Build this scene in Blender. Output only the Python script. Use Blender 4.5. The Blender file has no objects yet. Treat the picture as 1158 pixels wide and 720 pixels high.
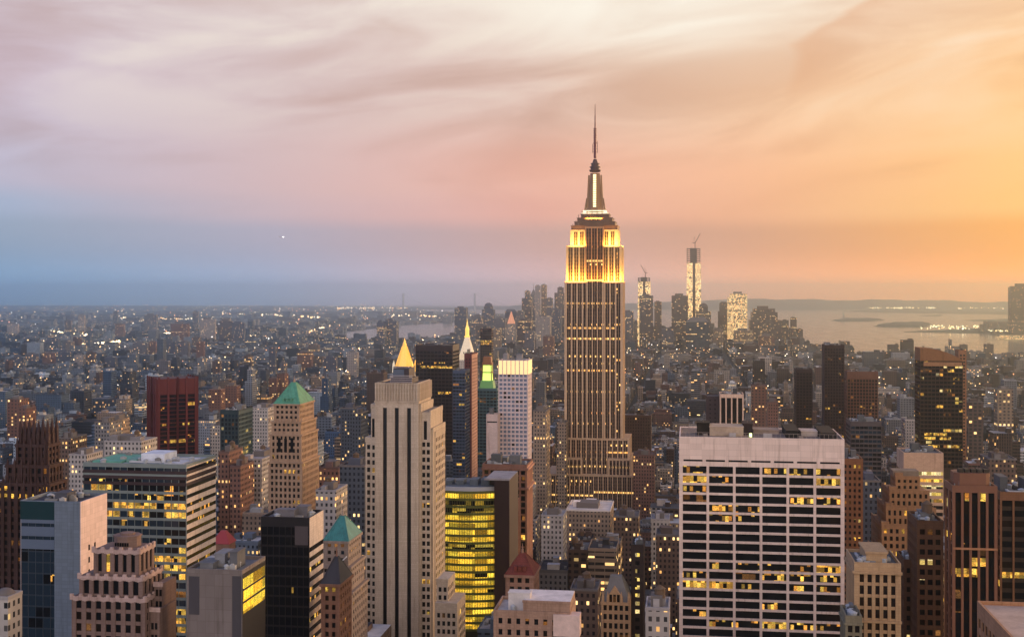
import bpy, math, random
import numpy as np
from math import sin, cos, tan, atan, atan2, radians, pi, sqrt

random.seed(11)
SC = bpy.context.scene
COL = SC.collection

# ------------------------------------------------------------------ camera
F, CXP, HZ, CH = 1365.0, 579.0, 333.0, 255.0      # focal (px of a 1158 px frame), centre, eye line, eye height
YAW = radians(8.38)
S_, C_ = sin(YAW), cos(YAW)
cam_d = bpy.data.cameras.new('camera')
cam = bpy.data.objects.new('camera', cam_d)
COL.objects.link(cam)
cam.location = (0, 0, CH)
cam.rotation_euler = (pi/2, 0, YAW)
cam_d.sensor_width = 36
cam_d.lens = F/1158*36
cam_d.shift_y = -(360-HZ)/1158
cam_d.clip_start = 1
cam_d.clip_end = 120000
SC.camera = cam

# ------------------------------------------------------------------ render settings
SC.view_settings.view_transform = 'Standard'
SC.view_settings.look = 'None'
SC.view_settings.exposure = 0.0
SC.view_settings.gamma = 1
SC.view_settings.use_curve_mapping = False
SC.render.engine = 'CYCLES'
cy = SC.cycles
cy.use_denoising = True
try:
    cy.denoiser = 'OPENIMAGEDENOISE'
    cy.denoising_input_passes = 'RGB_ALBEDO_NORMAL'
    cy.denoising_prefilter = 'ACCURATE'
except Exception:
    pass
cy.max_bounces = 5
cy.diffuse_bounces = 2
cy.glossy_bounces = 3
cy.transmission_bounces = 2
cy.volume_bounces = 3
cy.transparent_max_bounces = 6
cy.sample_clamp_indirect = 4
cy.caustics_reflective = False
cy.caustics_refractive = False
cy.use_adaptive_sampling = False
SC.render.film_transparent = False


def L(r, g, b):
    f = lambda v: (v/255/12.92) if v/255 <= 0.04045 else ((v/255+0.055)/1.055)**2.4
    return (f(r), f(g), f(b), 1)


# ------------------------------------------------------------------ sky
GAIN = 1.9
RIM = 1.15
GLOW = 5.5          # the sky round the sun, outside the picture
SUN_AZ, SUN_EL = radians(52), radians(7)          # clockwise from the viewing direction
W = bpy.data.worlds.new('World')
SC.world = W
W.use_nodes = True
nt = W.node_tree
nt.nodes.clear()


def nd(tree, typ, **kw):
    n = tree.nodes.new(typ)
    for k, v in kw.items():
        setattr(n, k, v)
    return n


def mth(tree, op, a, b=None, c=None, clamp=False):
    n = tree.nodes.new('ShaderNodeMath')
    n.operation = op
    n.use_clamp = clamp
    for i, v in enumerate((a, b, c)):
        if v is None:
            continue
        if isinstance(v, (int, float)):
            n.inputs[i].default_value = v
        else:
            tree.links.new(v, n.inputs[i])
    return n.outputs[0]


def mixc(tree, fac, a, b, mode='MIX'):
    n = tree.nodes.new('ShaderNodeMix')
    n.data_type = 'RGBA'
    n.blend_type = mode
    n.clamp_factor = True
    for s, v in ((n.inputs[0], fac), (n.inputs[6], a), (n.inputs[7], b)):
        if isinstance(v, (int, float)):
            s.default_value = v
        elif isinstance(v, tuple):
            s.default_value = v
        else:
            tree.links.new(v, s)
    return n.outputs[2]


def ramp(tree, fac, stops, interp='B_SPLINE'):
    n = tree.nodes.new('ShaderNodeValToRGB')
    r = n.color_ramp
    r.interpolation = interp
    r.elements[0].position = stops[0][0]
    r.elements[0].color = stops[0][1]
    r.elements[1].position = stops[-1][0]
    r.elements[1].color = stops[-1][1]
    for p, c in stops[1:-1]:
        e = r.elements.new(p)
        e.color = c
    tree.links.new(fac, n.inputs[0])
    return n.outputs[0]


def smooth(tree, v, lo, hi):
    n = tree.nodes.new('ShaderNodeMapRange')
    n.interpolation_type = 'SMOOTHSTEP'
    tree.links.new(v, n.inputs[0])
    n.inputs[1].default_value = lo
    n.inputs[2].default_value = hi
    return n.outputs[0]


tc = nd(nt, 'ShaderNodeTexCoord')
mp = nd(nt, 'ShaderNodeMapping')
mp.inputs['Rotation'].default_value = (0, 0, -YAW)
nt.links.new(tc.outputs['Generated'], mp.inputs['Vector'])
sx = nd(nt, 'ShaderNodeSeparateXYZ')
nt.links.new(mp.outputs[0], sx.inputs[0])
az = mth(nt, 'MULTIPLY', mth(nt, 'ARCTAN2', sx.outputs[0], sx.outputs[1]), 180/pi)
el = mth(nt, 'MULTIPLY', mth(nt, 'ARCSINE', sx.outputs[2]), 180/pi)
# slow bending of the colour bands, as drifting cloud sheets bend them
cl1 = nd(nt, 'ShaderNodeTexNoise')
cl1.inputs['Scale'].default_value = 1.0
cl1.inputs['Detail'].default_value = 3
cmb = nd(nt, 'ShaderNodeCombineXYZ')
nt.links.new(mth(nt, 'MULTIPLY', az, 0.045), cmb.inputs[0])
nt.links.new(mth(nt, 'MULTIPLY', el, 0.22), cmb.inputs[1])
cmb.inputs[2].default_value = 3.7
nt.links.new(cmb.outputs[0], cl1.inputs['Vector'])
elw = mth(nt, 'ADD', el, mth(nt, 'MULTIPLY', mth(nt, 'SUBTRACT', cl1.outputs[0], 0.5), mth(nt, 'MULTIPLY_ADD', smooth(nt, el, 3.0, 8.0), 2.2, 0.9)))
azf = mth(nt, 'MULTIPLY_ADD', az, 1/360, 0.5, clamp=True)      # -180..180 -> 0..1


def azramp(c):   # colours at px 0, 300, 600, 850, 1158 of the picture, then at the sun, and behind
    P = [-23, -11.6, 0.9, 11.2, 23]
    st = [(0.0, c[7])] + [(0.5-60/360, c[5])] + [(0.5+p/360, q) for p, q in zip(P, c[:5])] + [(0.5+50/360, c[6]), (1.0, c[7])]
    return ramp(nt, azf, st, 'LINEAR')


CE, CSUN, CN = L(96, 132, 180), L(255, 190, 90), L(120, 140, 178)
rows = [
    (0.0,  [L(102,140,172), L(134,152,180), L(200,164,168), L(236,158,116), L(255,146,56), L(8,82,195), L(255,165,66), L(176,168,165)]),
    (2.9,  [L(154,170,192), L(180,174,192), L(206,166,160), L(220,163,134), L(252,172,92), L(36,105,200), L(255,188,92), L(178,180,190)]),
    (3.9,  [L(168,182,208), L(206,182,190), L(238,178,164), L(246,183,146), L(255,196,122), L(44,112,205), L(255,205,110), L(196,192,192)]),
    (5.4,  [L(194,188,208), L(214,184,187), L(242,184,166), L(250,188,150), L(255,196,128), L(56,120,208), L(255,226,150), L(224,206,190)]),
    (9.4,  [L(210,193,207), L(214,191,192), L(223,191,179), L(248,206,172), L(250,198,142), L(70,128,210), L(255,230,180), L(226,208,190)]),
    (13.5, [L(208,190,198), L(224,206,203), L(237,218,204), L(255,240,220), L(246,206,166), L(80,132,208), L(250,224,190), L(226,208,190)]),
    (24.0, [L(60,110,195), L(90,130,198), L(150,160,195), L(200,180,180), L(235,190,150), L(90,135,205), L(235,200,160), L(224,206,190)]),
    (55.0, [L(80,124,205), L(86,128,205), L(94,132,203), L(102,136,200), L(112,140,196), L(72,118,205), L(118,140,190), L(100,132,196)]),
]
cur = azramp(rows[0][1])
for (e0, _), (e1, c1) in zip(rows, rows[1:]):
    cur = mixc(nt, smooth(nt, elw, e0, e1), cur, azramp(c1))
# cloud streaks
cmb2 = nd(nt, 'ShaderNodeCombineXYZ')
nt.links.new(mth(nt, 'MULTIPLY_ADD', az, 0.075, mth(nt, 'MULTIPLY', el, -0.06)), cmb2.inputs[0])
nt.links.new(mth(nt, 'MULTIPLY_ADD', el, 0.30, mth(nt, 'MULTIPLY', az, -0.025)), cmb2.inputs[1])
cmb2.inputs[2].default_value = 1.3
cl2 = nd(nt, 'ShaderNodeTexNoise')
cl2.inputs['Scale'].default_value = 1.15
cl2.inputs['Detail'].default_value = 6
cl2.inputs['Roughness'].default_value = 0.52
cl2.inputs['Distortion'].default_value = 0.6
nt.links.new(cmb2.outputs[0], cl2.inputs['Vector'])
dens = smooth(nt, cl2.outputs[0], 0.44, 0.72)
hi_el = smooth(nt, el, 1.5, 8.0)
dens = mth(nt, 'MULTIPLY', dens, hi_el)
dark = mixc(nt, mth(nt, 'MULTIPLY', dens, 0.75), cur, mixc(nt, 1.0, cur, (0.80, 0.70, 0.66, 1), 'MULTIPLY'))
lit_ = smooth(nt, cl2.outputs[0], 0.50, 0.28)
lit_ = mth(nt, 'MULTIPLY', lit_, smooth(nt, el, 5.0, 13.0))
cur = mixc(nt, mth(nt, 'MULTIPLY', lit_, 0.45), dark, L(255, 246, 228))
# the brightest break in the cloud, and the dark tongue of cloud beside it
def blob(a0, e0, wa, we):
    da = mth(nt, 'DIVIDE', mth(nt, 'SUBTRACT', az, a0), wa)
    de = mth(nt, 'DIVIDE', mth(nt, 'SUBTRACT', elw, e0), we)
    return mth(nt, 'EXPONENT', mth(nt, 'MULTIPLY', mth(nt, 'ADD', mth(nt, 'MULTIPLY', da, da), mth(nt, 'MULTIPLY', de, de)), -1))
cur = mixc(nt, mth(nt, 'MULTIPLY', blob(7.5, 13.6, 7.5, 2.6), mth(nt, 'MULTIPLY_ADD', cl2.outputs[0], -2.2, 2.0, clamp=True)), cur, L(255, 248, 234))
edge = mth(nt, 'ADD', mth(nt, 'MULTIPLY_ADD', mth(nt, 'MAXIMUM', mth(nt, 'SUBTRACT', el, 11.4), 0), 2.1, 12.2), mth(nt, 'MULTIPLY', mth(nt, 'SUBTRACT', cl2.outputs[0], 0.5), 5))
off_ = mth(nt, 'SUBTRACT', az, edge)
tong = mth(nt, 'MULTIPLY', smooth(nt, off_, -0.3, 0.7), mth(nt, 'EXPONENT', mth(nt, 'MULTIPLY', mth(nt, 'MAXIMUM', off_, 0), -0.16)))
tong = mth(nt, 'MULTIPLY', tong, smooth(nt, el, 8.0, 10.2))
cur = mixc(nt, mth(nt, 'MULTIPLY', tong, 0.62), cur, L(228, 172, 132))
fray = smooth(nt, cl2.outputs[0], 0.40, 0.60)
cur = mixc(nt, mth(nt, 'MULTIPLY', mth(nt, 'MULTIPLY', fray, smooth(nt, el, 5.5, 9.0)), 0.30), cur, mixc(nt, 1.0, cur, (0.84, 0.72, 0.66, 1), 'MULTIPLY'))
# extra sky brightness added behind the camera to light the walls facing it
over = mth(nt, 'MULTIPLY', smooth(nt, mth(nt, 'ABSOLUTE', az), 75, 125), smooth(nt, el, 58, 30))
gain = mth(nt, 'ADD', mth(nt, 'MULTIPLY_ADD', over, GAIN, 1.0), mth(nt, 'MULTIPLY', blob(47, 5, 10, 9), GLOW))
gain = mth(nt, 'ADD', gain, mth(nt, 'MULTIPLY', mth(nt, 'EXPONENT', mth(nt, 'MULTIPLY', mth(nt, 'POWER', mth(nt, 'DIVIDE', mth(nt, 'ABSOLUTE', el), 1.3), 2), -1)), RIM))   # the thick bright air right on the horizon
# the real atmosphere adds its own light
sky = nd(nt, 'ShaderNodeTexSky', sky_type='NISHITA')
sky.sun_disc = False
sky.sun_elevation = SUN_EL
sky.sun_rotation = SUN_AZ - YAW
sky.air_density = 1.5
sky.dust_density = 3
bg1 = nd(nt, 'ShaderNodeBackground')
nt.links.new(gain, bg1.inputs[1])
nt.links.new(cur, bg1.inputs[0])
bg2 = nd(nt, 'ShaderNodeBackground')
bg2.inputs[1].default_value = 0.012
nt.links.new(sky.outputs[0], bg2.inputs[0])
ad = nd(nt, 'ShaderNodeAddShader')
nt.links.new(bg1.outputs[0], ad.inputs[0])
nt.links.new(bg2.outputs[0], ad.inputs[1])
wo = nd(nt, 'ShaderNodeOutputWorld')
nt.links.new(ad.outputs[0], wo.inputs[0])

# low sun behind thin cloud
sd = bpy.data.lights.new('sun', 'SUN')
sun = bpy.data.objects.new('sun', sd)
COL.objects.link(sun)
sd.energy = 2.9
sd.angle = radians(9)
sd.color = (1.0, 0.60, 0.34)
a = SUN_AZ - YAW
sun.rotation_euler = (pi/2 - SUN_EL, 0, pi - a)

# ------------------------------------------------------------------ projection helpers (photo px <-> metres)


def WX(px, Y):
    return Y*tan(atan((px-CXP)/F) - YAW)


def DEP(x, y):
    return -x*S_ + y*C_


def WZ(py, x, y):
    return CH - (py-HZ)*DEP(x, y)/F


def PX(x, y):
    return CXP + F*(x*C_ + y*S_)/DEP(x, y)


def PY(x, y, z):
    return HZ - (z-CH)*F/DEP(x, y)


def ground_pt(px, py):       # the point of the ground seen at a photo pixel
    d = CH*F/(py-HZ)
    r = (px-CXP)/F*d
    return (r*C_ - d*S_, r*S_ + d*C_)


# ------------------------------------------------------------------ materials
MATS = {}


def mat(name, col, rough=0.85, metal=0.0, noise=0.0, scale=0.2, emit=None, es=0.0, spec=0.3, bump=0.0, joint=None):
    if name in MATS:
        return MATS[name]
    m = bpy.data.materials.new(name)
    m.use_nodes = True
    t = m.node_tree
    b = t.nodes['Principled BSDF']
    b.inputs['Base Color'].default_value = (*col[:3], 1)
    b.inputs['Roughness'].default_value = rough
    b.inputs['Metallic'].default_value = metal
    b.inputs['Specular IOR Level'].default_value = spec
    if noise:
        g = t.nodes.new('ShaderNodeNewGeometry')
        n1 = t.nodes.new('ShaderNodeTexNoise')
        n1.inputs['Scale'].default_value = scale
        n1.inputs['Detail'].default_value = 5
        n1.inputs['Roughness'].default_value = 0.65
        mpn = t.nodes.new('ShaderNodeMapping')
        mpn.inputs['Scale'].default_value = (1, 1, 0.35)
        t.links.new(g.outputs['Position'], mpn.inputs[0])
        t.links.new(mpn.outputs[0], n1.inputs['Vector'])
        c = ramp(t, n1.outputs[0], [(0.25, tuple(v*(1-noise) for v in col[:3])+(1,)), (0.75, tuple(min(1, v*(1+noise)) for v in col[:3])+(1,))], 'LINEAR')
        if joint:
            uv = t.nodes.new('ShaderNodeUVMap')
            uv.uv_map = 'UVMap'
            bk = t.nodes.new('ShaderNodeTexBrick')
            bk.inputs['Color1'].default_value = (1, 1, 1, 1)
            bk.inputs['Color2'].default_value = (.86, .85, .84, 1)
            bk.inputs['Mortar'].default_value = (.76, .74, .72, 1)
            bk.inputs['Scale'].default_value = 1
            bk.inputs['Mortar Size'].default_value = joint[2] if len(joint) > 2 else .06
            bk.inputs['Brick Width'].default_value = joint[0]
            bk.inputs['Row Height'].default_value = joint[1]
            bk.offset = 0.5 if joint[0] < 2 else 0.0
            t.links.new(uv.outputs[0], bk.inputs['Vector'])
            c = mixc(t, 1.0, c, bk.outputs[0], 'MULTIPLY')
            # rain streaks and soot
            mp2 = t.nodes.new('ShaderNodeMapping')
            mp2.inputs['Scale'].default_value = (.55, .55, .03)
            t.links.new(g.outputs['Position'], mp2.inputs[0])
            n2 = t.nodes.new('ShaderNodeTexNoise')
            n2.inputs['Scale'].default_value = 1
            n2.inputs['Detail'].default_value = 6
            n2.inputs['Roughness'].default_value = .7
            t.links.new(mp2.outputs[0], n2.inputs['Vector'])
            c = mixc(t, smooth(t, n2.outputs[0], .48, .75), c, mixc(t, 1.0, c, (.62, .58, .54, 1), 'MULTIPLY'))
        t.links.new(c, b.inputs['Base Color'])
        if bump:
            bp = t.nodes.new('ShaderNodeBump')
            bp.inputs['Strength'].default_value = bump
            t.links.new(n1.outputs[0], bp.inputs['Height'])
            t.links.new(bp.outputs[0], b.inputs['Normal'])
    if emit:
        b.inputs['Emission Color'].default_value = (*emit[:3], 1)
        b.inputs['Emission Strength'].default_value = es
        m.cycles.emission_sampling = 'NONE'
    MATS[name] = m
    return m


def lit_glass(name, c_hi, c_lo, es, cover, sx_=0.35, sz_=0.28, base=(0.008, 0.009, 0.011)):
    """window with a lit room behind: uneven patches of lamp light, dark furniture and blinds"""
    m = bpy.data.materials.new(name)
    m.use_nodes = True
    t = m.node_tree
    b = t.nodes['Principled BSDF']
    b.inputs['Base Color'].default_value = (*base, 1)
    b.inputs['Roughness'].default_value = 0.12
    b.inputs['Specular IOR Level'].default_value = 0.2
    g = t.nodes.new('ShaderNodeNewGeometry')
    mpn = t.nodes.new('ShaderNodeMapping')
    mpn.inputs['Scale'].default_value = (sx_, sx_, sz_)
    t.links.new(g.outputs['Position'], mpn.inputs[0])
    sn = t.nodes.new('ShaderNodeVectorMath')
    sn.operation = 'FLOOR'
    t.links.new(mpn.outputs[0], sn.inputs[0])
    v = t.nodes.new('ShaderNodeTexWhiteNoise')
    v.noise_dimensions = '3D'
    t.links.new(sn.outputs[0], v.inputs['Vector'])
    sp = t.nodes.new('ShaderNodeSeparateColor')
    t.links.new(v.outputs['Color'], sp.inputs[0])
    on = mth(t, 'LESS_THAN', sp.outputs[0], cover)
    n1 = t.nodes.new('ShaderNodeTexNoise')
    n1.inputs['Scale'].default_value = 1.9
    n1.inputs['Detail'].default_value = 3
    mp3 = t.nodes.new('ShaderNodeMapping')
    mp3.inputs['Scale'].default_value = (.8, .8, 2.6)
    t.links.new(g.outputs['Position'], mp3.inputs[0])
    t.links.new(mp3.outputs[0], n1.inputs['Vector'])
    amt = mth(t, 'MULTIPLY', on, mth(t, 'MULTIPLY_ADD', n1.outputs[0], 3.2, -0.85, clamp=True))
    amt = mth(t, 'MULTIPLY', amt, mth(t, 'MULTIPLY_ADD', mth(t, 'POWER', sp.outputs[1], 1.6), 0.95, 0.16))
    col = mixc(t, sp.outputs[2], c_lo, c_hi)
    t.links.new(col, b.inputs['Emission Color'])
    t.links.new(mth(t, 'MULTIPLY', amt, es), b.inputs['Emission Strength'])
    m.cycles.emission_sampling = 'NONE'
    MATS[name] = m
    return m


G_DARK = mat('dark_glass', (0.006, 0.007, 0.009), 0.1, spec=0.2)
G_BLUE = mat('blue_glass', (0.014, 0.026, 0.04), 0.12, spec=0.4)
G_BRN = mat('bronze_glass', (0.012, 0.008, 0.006), 0.15, spec=0.2)
YEL, ORG, WRM = (1.0, 0.66, 0.11, 1), (1.0, 0.36, 0.05, 1), (1.0, 0.80, 0.42, 1)
G_LIT = lit_glass('lit_window_glass', YEL, (1, 0.42, 0.05, 1), 1.75, 0.88, .62, .47)
G_PART = lit_glass('partly_lit_window_glass', YEL, ORG, 1.9, 0.26, 0.71, 0.47)
G_DIM = lit_glass('dimly_lit_window_glass', ORG, (0.8, 0.35, 0.1, 1), 0.5, 0.6)
G_WARM = lit_glass('warm_white_window_glass', WRM, YEL, 1.7, 0.85)
G_GOLD = lit_glass('open_plan_lit_glass', (1, 0.70, 0.06, 1), (1, 0.50, 0.03, 1), 2.0, 0.98, 0.13, 0.31)


def facade_group():
    t = bpy.data.node_groups.new('window_cells', 'ShaderNodeTree')
    itf = t.interface
    for nm, ty, dv in (('UV', 'NodeSocketVector', None), ('Bay', 'NodeSocketFloat', 3), ('Floor', 'NodeSocketFloat', 3.5), ('WFrac', 'NodeSocketFloat', 0.5),
                       ('HFrac', 'NodeSocketFloat', 0.5), ('PLit', 'NodeSocketFloat', 0.1), ('PRow', 'NodeSocketFloat', 0.03), ('Strength', 'NodeSocketFloat', 2.0),
                       ('Wall', 'NodeSocketColor', None), ('Glass', 'NodeSocketColor', None), ('Warm', 'NodeSocketFloat', 0.5)):
        s = itf.new_socket(nm, in_out='INPUT', socket_type=ty)
        if dv is not None:
            s.default_value = dv
    itf.new_socket('Shader', in_out='OUTPUT', socket_type='NodeSocketShader')
    gi = t.nodes.new('NodeGroupInput')
    go = t.nodes.new('NodeGroupOutput')
    I = gi.outputs
    s = t.nodes.new('ShaderNodeSeparateXYZ')
    t.links.new(I['UV'], s.inputs[0])
    u = mth(t, 'DIVIDE', s.outputs[0], I['Bay'])
    v = mth(t, 'DIVIDE', s.outputs[1], I['Floor'])
    fu, fv = mth(t, 'FRACT', u), mth(t, 'FRACT', v)
    iu, iv = mth(t, 'FLOOR', u), mth(t, 'FLOOR', v)
    hu = mth(t, 'ABSOLUTE', mth(t, 'SUBTRACT', fu, 0.5))
    hv = mth(t, 'ABSOLUTE', mth(t, 'SUBTRACT', fv, 0.52))
    mu = mth(t, 'LESS_THAN', hu, mth(t, 'MULTIPLY', I['WFrac'], 0.5))
    mv = mth(t, 'LESS_THAN', hv, mth(t, 'MULTIPLY', I['HFrac'], 0.5))
    win = mth(t, 'MULTIPLY', mu, mv)
    cb = t.nodes.new('ShaderNodeCombineXYZ')
    t.links.new(iu, cb.inputs[0])
    t.links.new(iv, cb.inputs[1])
    wn = t.nodes.new('ShaderNodeTexWhiteNoise')
    wn.noise_dimensions = '2D'
    t.links.new(cb.outputs[0], wn.inputs['Vector'])
    # storeys where everybody is still at work
    cb2 = t.nodes.new('ShaderNodeCombineXYZ')
    t.links.new(mth(t, 'FLOOR', mth(t, 'DIVIDE', u, 60)), cb2.inputs[0])
    t.links.new(iv, cb2.inputs[1])
    cb2.inputs[2].default_value = 7.7
    wr = t.nodes.new('ShaderNodeTexWhiteNoise')
    wr.noise_dimensions = '3D'
    t.links.new(cb2.outputs[0], wr.inputs['Vector'])
    row = mth(t, 'MULTIPLY', mth(t, 'LESS_THAN', wr.outputs[0], I['PRow']), 0.75)
    lit = mth(t, 'LESS_THAN', wn.outputs[0], mth(t, 'ADD', I['PLit'], row))
    sc = t.nodes.new('ShaderNodeSeparateColor')
    t.links.new(wn.outputs['Color'], sc.inputs[0])
    em = mth(t, 'MULTIPLY', mth(t, 'MULTIPLY', win, lit), mth(t, 'MULTIPLY', I['Strength'], mth(t, 'MULTIPLY_ADD', sc.outputs[1], 0.9, 0.25)))
    ec = mixc(t, sc.outputs[2], mixc(t, I['Warm'], (1, 0.60, 0.20, 1), (1, 0.36, 0.06, 1)), mixc(t, I['Warm'], (1, 0.82, 0.50, 1), (1, 0.62, 0.15, 1)))
    g = t.nodes.new('ShaderNodeNewGeometry')
    n1 = t.nodes.new('ShaderNodeTexNoise')
    n1.inputs['Scale'].default_value = 0.09
    n1.inputs['Detail'].default_value = 5
    n1.inputs['Roughness'].default_value = 0.7
    t.links.new(g.outputs['Position'], n1.inputs['Vector'])
    k = mth(t, 'MULTIPLY_ADD', n1.outputs[0], 0.8, 0.6)
    kc = t.nodes.new('ShaderNodeCombineColor')
    for i in range(3):
        t.links.new(k, kc.inputs[i])
    wall = mixc(t, 1.0, I['Wall'], kc.outputs[0], 'MULTIPLY')
    gl = mixc(t, mth(t, 'MULTIPLY', sc.outputs[1], 0.5), I['Glass'], mixc(t, 0.35, I['Glass'], I['Wall']))
    b = t.nodes.new('ShaderNodeBsdfPrincipled')
    t.links.new(mixc(t, win, wall, gl), b.inputs['Base Color'])
    t.links.new(mth(t, 'MULTIPLY_ADD', win, -0.7, 0.88), b.inputs['Roughness'])
    b.inputs['Specular IOR Level'].default_value = 0.2
    t.links.new(ec, b.inputs['Emission Color'])
    t.links.new(em, b.inputs['Emission Strength'])
    bp = t.nodes.new('ShaderNodeBump')
    bp.inputs['Strength'].default_value = 0.6
    bp.inputs['Distance'].default_value = 0.3
    bp.invert = True
    t.links.new(win, bp.inputs['Height'])
    t.links.new(bp.outputs[0], b.inputs['Normal'])
    t.links.new(b.outputs[0], go.inputs[0])
    return t


CELLS = facade_group()


def cells(name, wall=None, glass=(0.009, 0.010, 0.014, 1), bay=3, floor=3.6, wf=0.5, hf=0.5, plit=0.1, prow=0.03, es=2.0, warm=0.5, attr=False):
    if name in MATS:
        return MATS[name]
    m = bpy.data.materials.new(name)
    m.use_nodes = True
    t = m.node_tree
    t.nodes.clear()
    g = t.nodes.new('ShaderNodeGroup')
    g.node_tree = CELLS
    uv = t.nodes.new('ShaderNodeUVMap')
    uv.uv_map = 'UVMap'
    t.links.new(uv.outputs[0], g.inputs['UV'])
    for k, v in (('Bay', bay), ('Floor', floor), ('WFrac', wf), ('HFrac', hf), ('PLit', plit), ('PRow', prow), ('Strength', es), ('Warm', warm)):
        g.inputs[k].default_value = v
    g.inputs['Glass'].default_value = glass
    if attr:
        at = t.nodes.new('ShaderNodeAttribute')
        at.attribute_name = 'tint'
        t.links.new(at.outputs['Color'], g.inputs['Wall'])
        # the alpha of the tint is how busy the building still is
        t.links.new(at.outputs['Alpha'], g.inputs['PLit'])
    else:
        g.inputs['Wall'].default_value = (*wall[:3], 1)
    o = t.nodes.new('ShaderNodeOutputMaterial')
    t.links.new(g.outputs[0], o.inputs[0])
    m.cycles.emission_sampling = 'NONE'
    MATS[name] = m
    return m


def tint_mat(name, rough=0.9, noise=0.35, scale=0.15):
    m = bpy.data.materials.new(name)
    m.use_nodes = True
    t = m.node_tree
    b = t.nodes['Principled BSDF']
    b.inputs['Roughness'].default_value = rough
    b.inputs['Specular IOR Level'].default_value = 0.2
    at = t.nodes.new('ShaderNodeAttribute')
    at.attribute_name = 'tint'
    g = t.nodes.new('ShaderNodeNewGeometry')
    n1 = t.nodes.new('ShaderNodeTexNoise')
    n1.inputs['Scale'].default_value = scale
    n1.inputs['Detail'].default_value = 6
    n1.inputs['Roughness'].default_value = 0.75
    t.links.new(g.outputs['Position'], n1.inputs['Vector'])
    k = mth(t, 'MULTIPLY_ADD', n1.outputs[0], noise*4, 1-noise*2)
    kc = t.nodes.new('ShaderNodeCombineColor')
    for i in range(3):
        t.links.new(k, kc.inputs[i])
    t.links.new(mixc(t, 1.0, at.outputs['Color'], kc.outputs[0], 'MULTIPLY'), b.inputs['Base Color'])
    MATS[name] = m
    return m


ROOF_T = tint_mat('roof_surface')
TRIM_T = tint_mat('plain_trim', noise=0.15)
FAC = [cells('punched_windows', attr=True, bay=2.9, floor=3.5, wf=0.42, hf=0.5, prow=0.015, es=1.7),
       cells('paired_windows', attr=True, bay=4.4, floor=3.7, wf=0.62, hf=0.52, prow=0.03, es=1.6, warm=0.7),
       cells('ribbon_windows', attr=True, bay=6.0, floor=3.8, wf=0.93, hf=0.46, prow=0.05, es=2.0, warm=0.6),
       cells('strip_windows', attr=True, bay=2.6, floor=3.6, wf=0.5, hf=0.8, prow=0.03, es=1.6, warm=0.6),
       cells('far_windows', attr=True, bay=5.0, floor=4.5, wf=0.5, hf=0.45, prow=0.01, es=3.5, warm=0.5)]

# ------------------------------------------------------------------ mesh building


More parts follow.
